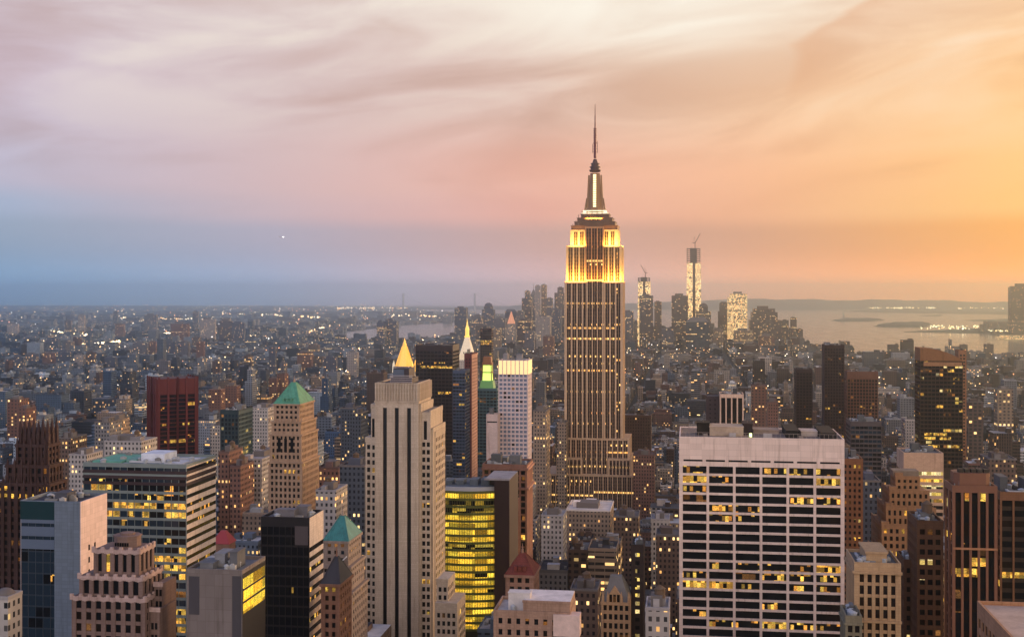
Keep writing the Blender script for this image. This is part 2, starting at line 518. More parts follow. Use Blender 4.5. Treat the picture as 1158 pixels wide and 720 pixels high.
class MB:
    def __init__(s, off=(0, 0)):
        s.v, s.f, s.m, s.uv, s.t = [], [], [], [], []
        s.off = off
        s.tint = (0.5, 0.5, 0.5, 0.1)
        s.uo = (random.randint(0, 900)*31.0, random.randint(0, 900)*37.0)

    def quad(s, pts, m=0, w=None, tint=None):
        """pts: 4 points, bottom-left, bottom-right, top-right, top-left seen from outside"""
        i = len(s.v)
        s.v += [tuple(p) for p in pts]
        s.f.append(tuple(range(i, i+len(pts))))
        s.m.append(m)
        s.t.append(tint or s.tint)
        uo, vo = s.uo
        if len(pts) == 4:
            p0, p1, p2, p3 = pts
            d = sqrt((p1[0]-p0[0])**2 + (p1[1]-p0[1])**2)
            if abs(p3[2]-p0[2]) < 1e-6 and abs(p0[2]-p1[2]) < 1e-6:
                s.uv += [(p[0], p[1]) for p in pts]
            else:
                s.uv += [(uo, vo+p0[2]), (uo+d, vo+p1[2]), (uo+d, vo+p2[2]), (uo, vo+p3[2])]
        else:
            s.uv += [(uo+p[0], vo+p[2]) for p in pts]

    def box(s, x0, x1, y0, y1, z0, z1, m=0, mt=None, bottom=False, tint=None, ttop=None):
        mt = m if mt is None else mt
        s.quad([(x0, y0, z0), (x1, y0, z0), (x1, y0, z1), (x0, y0, z1)], m, tint=tint)
        s.quad([(x1, y0, z0), (x1, y1, z0), (x1, y1, z1), (x1, y0, z1)], m, tint=tint)
        s.quad([(x1, y1, z0), (x0, y1, z0), (x0, y1, z1), (x1, y1, z1)], m, tint=tint)
        s.quad([(x0, y1, z0), (x0, y0, z0), (x0, y0, z1), (x0, y1, z1)], m, tint=tint)
        s.quad([(x0, y0, z1), (x1, y0, z1), (x1, y1, z1), (x0, y1, z1)], mt, tint=ttop or tint)
        if bottom:
            s.quad([(x0, y1, z0), (x1, y1, z0), (x1, y0, z0), (x0, y0, z0)], m, tint=tint)

    def fr(s, p0, z0, p1, z1, m=0, cap=True, mt=None, bottom=False):
        """frustum between two rings with the same number of points (counter-clockwise from above)"""
        n = len(p0)
        for i in range(n):
            j = (i+1) % n
            s.quad([(*p0[i], z0), (*p0[j], z0), (*p1[j], z1), (*p1[i], z1)], m)
        if cap:
            s.quad([(*p, z1) for p in p1], m if mt is None else mt)
        if bottom:
            s.quad([(*p, z0) for p in reversed(p0)], m)

    def cone(s, cx, cyy, r0, r1, z0, z1, n=12, m=0, cap=True):
        ring = lambda r: [(cx+r*cos(2*pi*k/n), cyy+r*sin(2*pi*k/n)) for k in range(n)]
        s.fr(ring(r0), z0, ring(max(r1, 1e-3)), z1, m, cap)

    def bar(s, a, b, r, m=0):
        """square bar between two points"""
        a, b = np.array(a, float), np.array(b, float)
        d = (b-a)/np.linalg.norm(b-a)
        up = np.array((0, 0, 1.)) if abs(d[2]) < 0.9 else np.array((1., 0, 0))
        e = np.cross(d, up)
        e /= np.linalg.norm(e)
        g = np.cross(e, d)
        c = [e+g, g-e, -e-g, e-g]
        A = [tuple(a+r*q) for q in c]
        B = [tuple(b+r*q) for q in c]
        for i in range(4):
            j = (i+1) % 4
            s.quad([A[i], A[j], B[j], B[i]], m)
        s.quad(A[::-1], m)
        s.quad(B, m)

    def slab(s, P, u, n, a0, a1, z0, z1, d0, d1, m=0, tint=None):
        """box on a facade: a along the wall, d out of it"""
        a0, a1 = a0+0.01, a1-0.01
        if n[0]:
            z0, z1 = z0+0.004, z1-0.004
        def q(a, d, z):
            return (P[0]+u[0]*a+n[0]*d, P[1]+u[1]*a+n[1]*d, z)
        s.quad([q(a0, d1, z0), q(a1, d1, z0), q(a1, d1, z1), q(a0, d1, z1)], m, tint=tint)
        s.quad([q(a1, d1, z0), q(a1, d0, z0), q(a1, d0, z1), q(a1, d1, z1)], m, tint=tint)
        s.quad([q(a0, d0, z0), q(a0, d1, z0), q(a0, d1, z1), q(a0, d0, z1)], m, tint=tint)
        s.quad([q(a0, d1, z1), q(a1, d1, z1), q(a1, d0, z1), q(a0, d0, z1)], m, tint=tint)
        s.quad([q(a0, d0, z0), q(a1, d0, z0), q(a1, d1, z0), q(a0, d1, z0)], m, tint=tint)

    def build(s, name, mats, parent=None, kind=None, label=None):
        me = bpy.data.meshes.new(name)
        nv, nf = len(s.v), len(s.f)
        if nf == 0:
            return None
        ox, oy = s.off
        v = np.array(s.v, dtype=np.float64)
        v[:, 0] -= ox
        v[:, 1] -= oy
        me.vertices.add(nv)
        me.vertices.foreach_set('co', v.astype(np.float32).ravel())
        tot = np.array([len(f) for f in s.f], dtype=np.int32)
        me.loops.add(int(tot.sum()))
        me.loops.foreach_set('vertex_index', np.concatenate([np.array(f, dtype=np.int32) for f in s.f]) if nf < 5000 else np.fromiter((i for f in s.f for i in f), dtype=np.int32))
        me.polygons.add(nf)
        me.polygons.foreach_set('loop_start', np.concatenate(([0], np.cumsum(tot)[:-1])).astype(np.int32))
        me.polygons.foreach_set('material_index', np.array(s.m, dtype=np.int32))
        uvl = me.uv_layers.new(name='UVMap')
        uvl.data.foreach_set('uv', np.array(s.uv, dtype=np.float32).ravel())
        at = me.attributes.new('tint', 'FLOAT_COLOR', 'FACE')
        at.data.foreach_set('color', np.array(s.t, dtype=np.float32).ravel())
        me.update()
        if not isinstance(mats, (list, tuple)):
            mats = [mats]
        for mm in mats:
            me.materials.append(mm)
        o = bpy.data.objects.new(name, me)
        COL.objects.link(o)
        if parent is not None:
            o.parent = parent
        elif s.off != (0, 0):
            o.location = (ox, oy, 0)
        if kind:
            o['kind'] = kind
        if label:
            o['label'] = label
        return o


def thing(name, label, cat, x, y, rz=0, group=None, z=0):
    o = bpy.data.objects.new(name, None)
    o.empty_display_size = 5
    COL.objects.link(o)
    o.location = (x, y, z)
    o.rotation_euler = (0, 0, rz)
    o['label'] = label
    o['category'] = cat
    if group:
        o['group'] = group
    return o


OCC = []        # footprints taken by named buildings: x0, x1, y0, y1, px0, px1, lowest row the photo shows of it
LAND = []       # landmarks for describing the buildings around them: phrase, px, Y, py


def reg(x0, x1, y0, y1, yb=None, land=None, h=None):
    ps = [PX(x0, y0), PX(x1, y0), PX(x0, y1), PX(x1, y1)]
    OCC.append((x0, x1, y0, y1, min(ps), max(ps), yb if yb is not None else 400))
    if land:
        LAND.append((land, PX((x0+x1)/2, y0), y0, PY((x0+x1)/2, y0, h or 60)))


FACES = {'N': ((1, 0), (0, -1)), 'W': ((0, 1), (1, 0)), 'E': ((0, -1), (-1, 0)), 'S': ((-1, 0), (0, 1))}


def corner(face, x0, x1, y0, y1):
    return {'N': (x0, y0), 'W': (x1, y0), 'E': (x0, y1), 'S': (x1, y1)}[face]


class Panes:
    """collects the window panes of one building; the hundred that show largest become parts of their own"""
    def __init__(s, root, off, label=None):
        s.root, s.off, s.l = root, off, []

    def add(s, P, u, n, a0, a1, z0, z1, d, m):
        s.l.append((P, u, n, a0, a1, z0, z1, d, m))

    def flush(s, most=100, name='window'):
        def size(w):
            P, u, n, a0, a1, z0, z1, d, m = w
            x, y = P[0]+u[0]*(a0+a1)/2, P[1]+u[1]*(a0+a1)/2
            py = PY(x, y, (z0+z1)/2)
            vis = 1.0 if py < 722 else 0.02
            face = abs(n[0]*x + n[1]*y)/sqrt(x*x+y*y)
            return -(a1-a0)*(z1-z0)*face*vis
        order = sorted(s.l, key=size)
        for w in order[:most]:
            P, u, n, a0, a1, z0, z1, d, m = w
            b = MB(s.off)
            b.slab(P, u, n, a0, a1, z0, z1, d-0.06, d)
            b.build(name, m, s.root)
        rest = order[most:]
        if rest:
            ms = []
            b = MB(s.off)
            for P, u, n, a0, a1, z0, z1, d, m in rest:
                if m not in ms:
                    ms.append(m)
                b.slab(P, u, n, a0, a1, z0, z1, d-0.06, d, ms.index(m))
            b.build(name, ms, s.root, kind='stuff')


def pick(w):
    """w: dict material -> weight"""
    r = random.random()*sum(w.values())
    for k, v in w.items():
        r -= v
        if r <= 0:
            return k
    return k


def grid(wb, panes, face, rect, z0, z1, bw, fh, pier, span, dep, lit, mi=0, off0=0.0, pier_d=0.0, span_d=-0.08, sill=0, rowlit=None, edge=None):
    """real relief: piers and spandrels standing proud of recessed panes"""
    x0, x1, y0, y1 = rect
    u, n = FACES[face]
    P = corner(face, x0, x1, y0, y1)
    Wd = (x1-x0) if face in 'NS' else (y1-y0)
    edge = pier if edge is None else edge
    nb = max(1, round((Wd-2*edge+pier)/bw))
    bw = (Wd-2*edge+pier)/nb
    nf = max(1, round((z1-z0)/fh))
    fh = (z1-z0)/nf
    if edge > 0:
        wb.slab(P, u, n, 0, edge, z0, z1, -dep, pier_d, mi)
        wb.slab(P, u, n, Wd-edge, Wd, z0, z1, -dep, pier_d, mi)
    for i in range(1, nb):
        a = edge - pier/2 + i*bw
        if pier > 0:
            wb.slab(P, u, n, a-pier/2, a+pier/2, z0, z1, -dep, pier_d-0.003, mi)
    for k in range(nf):
        wb.slab(P, u, n, edge*0.98, Wd-edge*0.98, z0+k*fh, z0+k*fh+span, -dep, span_d, mi if not sill else sill)
    for k in range(nf):
        rl = rowlit(k, nf) if rowlit else None
        run = None
        for i in range(nb):
            a0 = edge - pier/2 + i*bw + pier/2
            a1 = edge - pier/2 + (i+1)*bw - pier/2
            if run is None or random.random() < 0.55:
                run = pick(rl or lit)
            panes.add(P, u, n, a0, a1, z0+k*fh+span, z0+(k+1)*fh, -dep+0.10, run)


def roofkit(root, off, x0, x1, y0, y1, z, mroof, mwall, n=3, tank=0, par=1.2, seed=None, vents=4):
    """parapet, deck, plant rooms, ducts, and wooden tanks; each its own part"""
    r = random.Random(seed if seed is not None else int(x0*7+y0*3))
    b = MB(off)
    t = 0.5
    b.box(x0, x1, y0, y0+t, z, z+par)
    b.box(x0, x1, y1-t, y1, z, z+par)
    b.box(x0, x0+t, y0+t, y1-t, z, z+par-0.004)
    b.box(x1-t, x1, y0+t, y1-t, z, z+par-0.004)
    b.build('parapet', mwall, root)
    b = MB(off)
    b.tint = mroof
    b.box(x0+t, x1-t, y0+t, y1-t, z-0.3, z+0.12)
    b.build('roof', ROOF_T, root)
    w, d = x1-x0, y1-y0
    for i in range(n):
        bw, bd = w*r.uniform(0.12, 0.36), d*r.uniform(0.2, 0.4)
        bx = x0+1.5+(w-3-bw)*((i+r.random()*0.8)/max(n, 1))
        by = y0+1.5+(d-3-bd)*r.random()
        h = r.uniform(2.0, 5.5)
        b = MB(off)
        kk = r.uniform(0.6, 1.5)
        b.tint = tuple(q*kk for q in mroof[:3])+(0,)
        b.box(bx, bx+bw, by, by+bd, z+0.12, z+h)
        b.box(bx-0.15, bx+bw+0.15, by-0.15, by+bd+0.15, z+h, z+h+0.3, bottom=True)
        b.build('rooftop_plant_room', ROOF_T, root)
    for i in range(vents):
        vx, vy, s = x0+2+(w-4)*r.random(), y0+2+(d-4)*r.random(), r.uniform(0.5, 1.3)
        b = MB(off)
        b.tint = (0.35, 0.36, 0.37, 0)
        b.cone(vx, vy, s, s, z+0.1, z+1.6, 8)
        b.cone(vx, vy, s*1.25, s*0.4, z+1.6, z+2.1, 8)
        b.build('roof_vent', TRIM_T, root)
    for i in range(3 if vents else 0):
        lx = w*r.uniform(.12, .35)
        dx, dy = x0+1.5+(w-3-lx)*r.random(), y0+2+(d-4)*r.random()
        b = MB(off)
        b.tint = r.choice(((.42, .42, .43, 0), (.22, .21, .2, 0)))
        b.box(dx, dx+lx, dy, dy+.8, z+.5, z+1.2, bottom=True)
        b.box(dx, dx+.8, dy+.8, dy+min(5, d*.25), z+.5, z+1.19, bottom=True)
        b.build('duct', TRIM_T, root)
    for i in range(5 if vents else 0):
        ux, uy, us = x0+1.5+(w-4)*r.random(), y0+1.5+(d-4)*r.random(), r.uniform(.8, 1.8)
        b = MB(off)
        b.tint = r.choice(((.34, .33, .32, 0), (.2, .19, .18, 0), (.08, .08, .08, 0)))
        b.box(ux, ux+us*1.5, uy, uy+us, z+.12, z+.4+us)
        b.cone(ux+us*.75, uy+us*.5, us*.4, us*.4, z+.4+us, z+.7+us, 8)
        b.build('cooling_unit', TRIM_T, root)
    for i in range(tank):
        watertank(root, off, x0+3+(w-6)*r.random(), y0+3+(d-6)*r.random(), z+0.1, r.uniform(1.6, 2.3))


def watertank(root, off, x, y, z, r=2.0):
    b = MB(off)
    b.tint = (0.13, 0.085, 0.055, 0)
    b.cone(x, y, r, r*0.95, z+2.6, z+2.6+r*1.7, 12)
    b.cone(x, y, r*1.08, 0.05, z+2.6+r*1.7, z+2.6+r*2.4, 12)
    o = b.build('water_tank', TRIM_T, root)
    b = MB(off)
    b.tint = (0.08, 0.08, 0.08, 0)
    for sx_, sy_ in ((1, 1), (1, -1), (-1, 1), (-1, -1)):
        b.bar((x+sx_*r*0.62, y+sy_*r*0.62, z), (x+sx_*r*0.62, y+sy_*r*0.62, z+2.6), 0.14)
    b.box(x-r*0.8, x+r*0.8, y-r*0.8, y+r*0.8, z+2.35, z+2.6, bottom=True)
    b.build('tank_stand', TRIM_T, o)


WALLMAT = {}


def stone(name, r, g, b, noise=0.14, rough=0.88, joint=(1.6, .9, .05)):
    return mat(name, L(r, g, b), rough, noise=noise, scale=0.12, bump=0.05, joint=joint)


def tower(name, label, cat, px0, px1, py, Y, D, wall, lit, bw=3, fh=3.7, pier=0.8, span=1.4, dep=0.5, side='W', roof=(0.12, 0.12, 0.12, 0),
          blank=0.0, yb=560, land=None, zlo=None, rooms=3, tanks=0, side_kw=None, group=None, sidewall=None, spandrel=None, kit=True, bands=(), back=None, edge=None, rowlit=None, base_flare=0, rz=0, rect=None, span_d=-0.08, par=1.2, vents=4):
    if rect is None:
        x0, x1 = WX(px0, Y), WX(px1, Y)
        y0, y1 = Y, Y+D
    else:
        x0, x1, y0, y1 = rect
    h = WZ(py, (x0+x1)/2, y0)
    reg(x0, x1, y0, y1, yb, land, h)
    cx, cyy = (x0+x1)/2, (y0+y1)/2
    root = thing(name, label, cat, cx, cyy, rz, group)
    off = (cx, cyy)
    wb = MB(off)
    wb.box(x0+dep, x1-dep, y0+dep, y1-dep, 0, h, 0, 0)
    pn = Panes(root, off)
    zt = h-blank
    zl = zlo if zlo is not None else max(0, min(zt-20, CH-(735-HZ)*DEP(cx, y0)/F))
    nfl = round((zt-zl)/fh)
    zl = zt-nfl*fh
    rect = (x0, x1, y0, y1)
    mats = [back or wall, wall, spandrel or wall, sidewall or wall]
    grid(wb, pn, 'N', rect, zl, zt, bw, fh, pier, span, dep, lit, 1, sill=2, edge=edge, rowlit=rowlit, span_d=span_d)
    sk = dict(bw=bw, fh=fh, pier=pier, span=span, lit=lit, edge=edge, span_d=span_d)
    sk.update(side_kw or {})
    for s_ in side:
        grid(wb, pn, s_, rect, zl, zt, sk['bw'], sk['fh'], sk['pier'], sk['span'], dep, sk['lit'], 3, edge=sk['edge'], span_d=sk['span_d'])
    # solid skin: plain top band and everything below the lowest row
    others = [f for f in 'NWES' if f == 'N' or f in side]
    for f in others:
        u, n = FACES[f]
        P = corner(f, *rect)
        Wd = (x1-x0) if f in 'NS' else (y1-y0)
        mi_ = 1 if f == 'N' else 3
        if blank > 0:
            wb.slab(P, u, n, 0, Wd, zt, h+0.01, -dep, 0.006, mi_)
        if zl > 0:
            wb.slab(P, u, n, 0, Wd, 0, zl, -dep, 0.004, mi_)
    for f in 'NWES':
        if f in others:
            continue
        u, n = FACES[f]
        P = corner(f, *rect)
        Wd = (x1-x0) if f in 'NS' else (y1-y0)
        wb.slab(P, u, n, 0.02, Wd-0.02, 0, h, -dep, -0.01, 0)
    for (zf, th, pr) in bands:
        z = h - zf
        for f in others:
            u, n = FACES[f]
            P = corner(f, *rect)
            Wd = (x1-x0) if f in 'NS' else (y1-y0)
            wb.slab(P, u, n, -pr*0.5, Wd+pr*0.5, z, z+th, -dep, pr, 1 if f == 'N' else 3)
    wb.build('wall', mats, root)
    pn.flush()
    if kit:
        roofkit(root, off, x0, x1, y0, y1, h, roof, wall, rooms, tanks, par, vents=vents)
    return root, off, x0, x1, y0, y1, h

# ================================================================== GROUND, WATER, HILLS
g = MB()
g.quad([(-17000, -4000, 0), (11000, -4000, 0), (11000, 26500, 0), (-17000, 26500, 0)])
gm = mat('city_ground', (0.035, 0.035, 0.035), 0.95, noise=0.5, scale=0.01)
go_ = g.build('ground', gm)
go_['kind'] = 'structure'


def water_mat():
    m = bpy.data.materials.new('harbour_water')
    m.use_nodes = True
    t = m.node_tree
    b = t.nodes['Principled BSDF']
    b.inputs['Base Color'].default_value = (0.09, 0.085, 0.08, 1)
    b.inputs['IOR'].default_value = 1.5
    gg = t.nodes.new('ShaderNodeNewGeometry')
    mm = t.nodes.new('ShaderNodeMapping')
    mm.inputs['Scale'].default_value = (0.012, 0.004, 0.01)
    mm.inputs['Rotation'].default_value = (0, 0, 0.5)
    t.links.new(gg.outputs['Position'], mm.inputs[0])
    n1 = t.nodes.new('ShaderNodeTexNoise')
    n1.inputs['Scale'].default_value = 1
    n1.inputs['Detail'].default_value = 8
    t.links.new(mm.outputs[0], n1.inputs['Vector'])
    t.links.new(mth(t, 'MULTIPLY_ADD', n1.outputs[0], 0.22, 0.04), b.inputs['Roughness'])
    bp = t.nodes.new('ShaderNodeBump')
    bp.inputs['Strength'].default_value = 0.08
    bp.inputs['Distance'].default_value = 2
    t.links.new(n1.outputs[0], bp.inputs['Height'])
    t.links.new(bp.outputs[0], b.inputs['Normal'])
    return m


WATER = water_mat()
WPOLY = []


def water(pxs, name='harbour_water'):
    pts = [ground_pt(*p) for p in pxs]
    WPOLY.append(pts)
    b = MB()
    b.quad([(x, y, 0.8) for x, y in pts])
    me_o = b.build(name, WATER)
    me_o['kind'] = 'structure'
    return me_o


# upper bay, clockwise in the picture: Manhattan shore, New Jersey shore, far shore
water([(492, 352.5), (560, 357), (640, 364), (760, 377), (850, 384), (888, 386), (905, 387), (925, 394), (960, 401), (1000, 405.5), (1060, 408.5), (1120, 411), (1170, 412.5), (1400, 424),
       (1500, 384), (1158, 379.5), (1120, 378), (1098, 374), (1138, 369), (1158, 366.5), (1300, 360), (1180, 352.5), (1040, 349.8), (900, 348.8), (760, 347.6), (640, 346.6), (520, 345.6), (430, 345.3), (440, 347)], 'harbour_water')
# east river where it bends
water([(428, 386), (470, 385), (560, 380), (575, 370), (540, 364), (470, 366.5), (420, 372), (370, 378), (350, 384), (380, 386.5)], 'river_water')
water([(388, 372), (440, 367.5), (470, 364.2), (450, 363.6), (420, 366), (388, 369.5)], 'channel_water')


def in_poly(x, y, poly):
    c = False
    n = len(poly)
    for i in range(n):
        x1, y1 = poly[i]
        x2, y2 = poly[(i+1) % n]
        if (y1 > y) != (y2 > y) and x < (x2-x1)*(y-y1)/(y2-y1)+x1:
            c = not c
    return c


def on_water(x, y):
    return any(in_poly(x, y, p) for p in WPOLY)


LANDM = mat('low_land', (0.05, 0.055, 0.04), 0.95, noise=0.4, scale=0.02)
TREEM = mat('island_trees', (0.035, 0.045, 0.028), 0.95, noise=0.5, scale=0.03)


def island(name, pxs, hmax, seed):
    """low island: shore ring, inner mound with ragged tree line"""
    r = random.Random(seed)
    base = [ground_pt(*p) for p in pxs]
    cx = sum(p[0] for p in base)/len(base)
    cyy = sum(p[1] for p in base)/len(base)
    b = MB()
    ring0 = []
    n = len(base)
    for i in range(n):
        (xa, ya), (xb, yb_) = base[i], base[(i+1) % n]
        for k in range(6):
            ring0.append((xa+(xb-xa)*k/6, ya+(yb_-ya)*k/6))
    sh = lambda s_, h: [(cx+(x-cx)*s_, cyy+(y-cyy)*s_, h*(0.6+0.6*r.random())) for x, y in ring0]
    L0 = [(x, y, 0.8) for x, y in ring0]
    L1 = [(x, y, 3.0) for x, y in ring0]
    L2 = sh(0.93, 4)
    L3 = sh(0.86, hmax)
    L4 = sh(0.5, hmax*1.1)
    for A, B in ((L0, L1), (L1, L2), (L2, L3), (L3, L4)):
        for i in range(len(A)):
            j = (i+1) % len(A)
            b.quad([A[j], A[i], B[i], B[j]], 0 if A is L0 or A is L1 else 1)
    b.quad(L4, 1)
    o = b.build(name, [LANDM, TREEM])
    o['kind'] = 'structure'
    return cx, cyy


isl = island('island', [(940, 362.5), (955, 360.2), (985, 360.3), (1001, 362), (985, 363.4), (950, 363.6)], 12, 3)
island('island', [(988, 369), (1010, 365.4), (1045, 364.8), (1054, 367), (1046, 370), (1000, 370.2)], 16, 4)
island('island', [(1038, 357.2), (1060, 356.2), (1068, 356.6), (1062, 357.6)], 6, 6)
island('pier_land', [(1022, 375.3), (1060, 374.0), (1090, 371.6), (1125, 372), (1180, 370), (1180, 378), (1110, 377.2), (1060, 376.4)], 7, 5)
island('pier_land', [(1090, 362.5), (1158, 360.0), (1220, 360), (1220, 365), (1158, 366), (1140, 366), (1120, 363.5)], 8, 7)
island('low_land', [(950, 352.2), (990, 350.6), (1080, 351), (1200, 353), (1200, 356.4), (1100, 355), (1000, 353.6)], 14, 8)


def hills():
    b = MB()
    NX, NY = 150, 14
    def hh(px, r_):
        prof = np.interp(px, [200, 430, 520, 640, 720, 800, 860, 920, 990, 1050, 1110, 1158, 1300],
                         [0, 20, 60, 120, 170, 225, 262, 268, 235, 215, 200, 190, 150])
        prof *= .66
        n = 12*sin(px*0.031+1)+9*sin(px*0.083+r_*2)+5*sin(px*0.21+r_*5)
        return max(0, (prof+n)*sin(pi*min(1, max(0, r_))))
    P = {}
    for i in range(NX+1):
        for j in range(NY+1):
            px = 200+1200*i/NX
            d = 20500+3200*j/NY
            r_ = (px-CXP)/F*d
            P[i, j] = (r_*C_-d*S_, r_*S_+d*C_, -1+hh(px, j/NY))
    for i in range(NX):
        for j in range(NY):
            if max(P[i, j][0], P[i+1, j+1][0]) > 10900:
                continue
            b.quad([P[i, j], P[i+1, j], P[i+1, j+1], P[i, j+1]])
    o = b.build('hills', mat('wooded_hills', (0.045, 0.055, 0.04), 0.95, noise=0.4, scale=0.003))
    o['kind'] = 'structure'


hills()

# ================================================================== THE NAMED BUILDINGS
DK, BL, BR, LT, PT, DM, WM = G_DARK, G_BLUE, G_BRN, G_LIT, G_PART, G_DIM, G_WARM

# --- white gridded slab, right of centre
mw = stone('white_travertine', 232, 206, 190, 0.06, joint=(5.3, 2.6, .07))
def grace_rows(k, nf):
    top = nf-1-k
    if top in (0,):
        return {PT: 7, DK: 3}
    if top in (1, 16):
        return {LT: 2, PT: 5, DK: 2}
    if top in (10, 12, 19):
        return {LT: 1.3, PT: 4, DK: 3}
    return {DK: 8, PT: 3.2, LT: .12, DM: 0.5}
r_, of, x0, x1, y0, y1, h = tower('office_tower', 'broad white office slab with a grid of wide dark window bays, some lit yellow', 'office tower', 768, 955, 497, 540, 42, mw,
      {DK: 1}, bw=10.7, fh=4.22, pier=1.15, span=1.0, dep=1.0, blank=12.1, side='', yb=720, land='the white gridded slab', rooms=0, edge=1.6, rowlit=grace_rows, kit=False, span_d=-0.10)
b = MB(of)
for i in range(7):
    a0 = x0+1.6+i*(x1-x0-2.4)/7
    b.box(a0+0.3, a0+(x1-x0-2.4)/7-1.2, y0-0.012, y0+0.3, h-10.0, h-9.2)
b.build('louvre_strip', G_DARK, r_)
b = MB(of)
b.box(x0, x1, y0, y0+0.6, h, h+.8)
b.box(x0, x0+0.6, y0+0.6, y1, h, h+.8)
b.box(x1-0.6, x1, y0+0.6, y1, h, h+.8)
b.box(x0+.6, x1-.6, y1-0.6, y1, h, h+.8)
b.build('parapet', mw, r_)
b = MB(of); b.tint = (0.20, 0.15, 0.12, 0)
b.box(x0+0.6, x1-0.6, y0+0.6, y1-0.6, h-0.4, h+0.15)
b.build('roof', ROOF_T, r_)
for (fx0, fx1, fy0, fy1, hz, tt) in ((0.11, 0.19, .3, .55, 5.5, (0.02, .015, .012, 0)), (.19, .40, .25, .6, 4.0, (.42, .31, .22, 0)), (.40, .46, .4, .7, 5.0, (.03, .02, .02, 0)), (.47, .63, .5, .75, 1.8, (.3, .22, .17, 0)),
                              (.66, .74, .15, .8, 3.2, (.015, .013, .012, 0)), (.76, .86, .35, .6, 2.2, (.45, .36, .3, 0)), (.87, .96, .12, .85, 2.6, (.015, .013, .012, 0))):
    b = MB(of); b.tint = tt
    b.box(x0+(x1-x0)*fx0, x0+(x1-x0)*fx1, y0+42*fy0, y0+42*fy1, h+0.15, h+hz)
    b.box(x0+(x1-x0)*fx0-.2, x0+(x1-x0)*fx1+.2, y0+42*fy0-.2, y0+42*fy1+.2, h+hz, h+hz+0.3, bottom=True)
    b.build('rooftop_plant_room', ROOF_T, r_)
for fx in (.06, .15, .43, .55, .64):
    b = MB(of); b.tint = (.3, .22, .18, 0)
    b.cone(x0+(x1-x0)*fx, y0+12+20*fx, 0.08, 0.05, h+.1, h+7, 6)
    b.build('antenna', TRIM_T, r_)
b = MB(of); b.tint = (.35, .28, .24, 0)
for k in range(38):
    b.box(x0+1+(x1-x0-2)*k/37-.05, x0+1+(x1-x0-2)*k/37+.05, y0+1.0, y0+1.1, h, h+2.7)
b.box(x0+1, x1-1, y0+1.0, y0+1.1, h+2.6, h+2.72)
b.build('railing', TRIM_T, r_)
for k in range(14):
    b = MB(of); b.tint = random.choice(((.4, .36, .34, 0), (.12, .1, .1, 0), (.25, .2, .17, 0)))
    xx, yy, ss = x0+3+(x1-x0-8)*random.random(), y0+4+30*random.random(), random.uniform(.8, 2.2)
    b.box(xx, xx+ss*1.8, yy, yy+ss, h+.15, h+.8+ss*.6)
    b.build('cooling_unit', TRIM_T, r_)
b = MB(of)
b.box(x0+(x1-x0)*.435, x0+(x1-x0)*.45, y0+8, y0+8.6, h+.3, h+1.9)
b.build('roof_lamp', mat('green_roof_lamp', (.3, .5, .2), emit=(.8, 1, .35), es=4), r_)

# --- green glass curtain-wall tower with white-banded side
mg = mat('green_grey_spandrel', L(112, 122, 120), 0.5, noise=0.1)
mwb = stone('cream_band', 222, 204, 190, 0.06)
def hs_rows(k, nf):
    top = nf-1-k
    if top in (4, 5, 9, 11, 12, 18, 24):
        return {LT: 9, DK: 1, BL: 1, PT: 2}
    if top in (10, 16, 17, 22):
        return {LT: 4, PT: 3, DK: 2, BL: 2}
    return {BL: 8, DK: 3, PT: 1.4, LT: 0.2, DM: .5}
r_, of, x0, x1, y0, y1, h = tower('office_tower', 'wide glass office block with many yellow lit storeys and cream bands down its side', 'office tower', 94, 211, 527, 470, 31, mg,
      {BL: 8, DK: 4}, bw=3.1, fh=3.6, pier=0.18, span=1.15, dep=0.35, blank=0.5, side='W', yb=720, land='the wide green-glass office block', edge=0.3, rowlit=hs_rows, roof=(.30, .34, .36, 0), sidewall=mwb,
      side_kw=dict(bw=6, pier=0.0, span=2.0, edge=0.02, span_d=0.0, lit={DK: 6, BR: 4, PT: 3, LT: .6}), rooms=0, vents=6)
b = MB(of)
dkb = mat('dark_louvre_band', L(52, 38, 40), 0.7)
for z in (h-1.7, h-3.9, h-6.4):
    b.slab((x0, y0), (1, 0), (0, -1), 0.03, x1-x0-0.05, z-1.3, z, 0.01, 0.05)
    b.slab((x1, y0), (0, 1), (1, 0), 0.03, 30.9, z-1.3, z, 0.01, 0.05)
b.build('louvre_band', dkb, r_)
for q in ((.45, .68, .35, .75, 3.8, (.62, .64, .70, 0)), (.02, .3, .2, .9, 1.0, (.12, .32, .24, 0)), (.32, .42, .3, .9, 1.4, (.16, .3, .25, 0)), (.72, .9, .2, .8, .6, (.5, .5, .52, 0))):
    b = MB(of); b.tint = q[5]
    b.box(x0+(x1-x0)*q[0], x0+(x1-x0)*q[1], y0+31*q[2], y0+31*q[3], h+.12, h+q[4])
    b.build('rooftop_plant_room', ROOF_T, r_)

# --- glass and white stone block, lower left
mgp = mat('grey_blue_panel', L(104, 116, 130), 0.45, noise=0.06, joint=(2.2, 1.3, .06))
mwh = stone('pale_pink_stone', 226, 200, 192, 0.05, joint=(2.4, 1.9, .05))
r_, of, x0, x1, y0, y1, h = tower('office_tower', 'dark glass and grey panel block with a pale blank side and few small windows', 'office tower', 23, 91, 570, 400, 19, mgp,
      {BL: 6, DK: 5, PT: .8}, bw=3, fh=3.9, pier=0.05, span=.5, dep=0.3, blank=1.5, side='', yb=720, land='the glass and pale stone block', edge=0.2, roof=(.05, .05, .06, 0), rooms=1, vents=3,
      rowlit=lambda k, nf: {BL: 5, DK: 1, PT: 1} if (nf-1-k) in (6, 9, 10) else {BL: 9, DK: 4, DM: .25}, spandrel=mat('dark_spandrel', L(38, 48, 58), .4), back=mwh)
b = MB(of)
b.slab((x0, y0), (1, 0), (0, -1), (x1-x0)*.58, x1-x0+.02, 0, h+.9, .012, .5)
for k in range(22):
    pass
b.build('grey_panel_bay', mgp, r_)
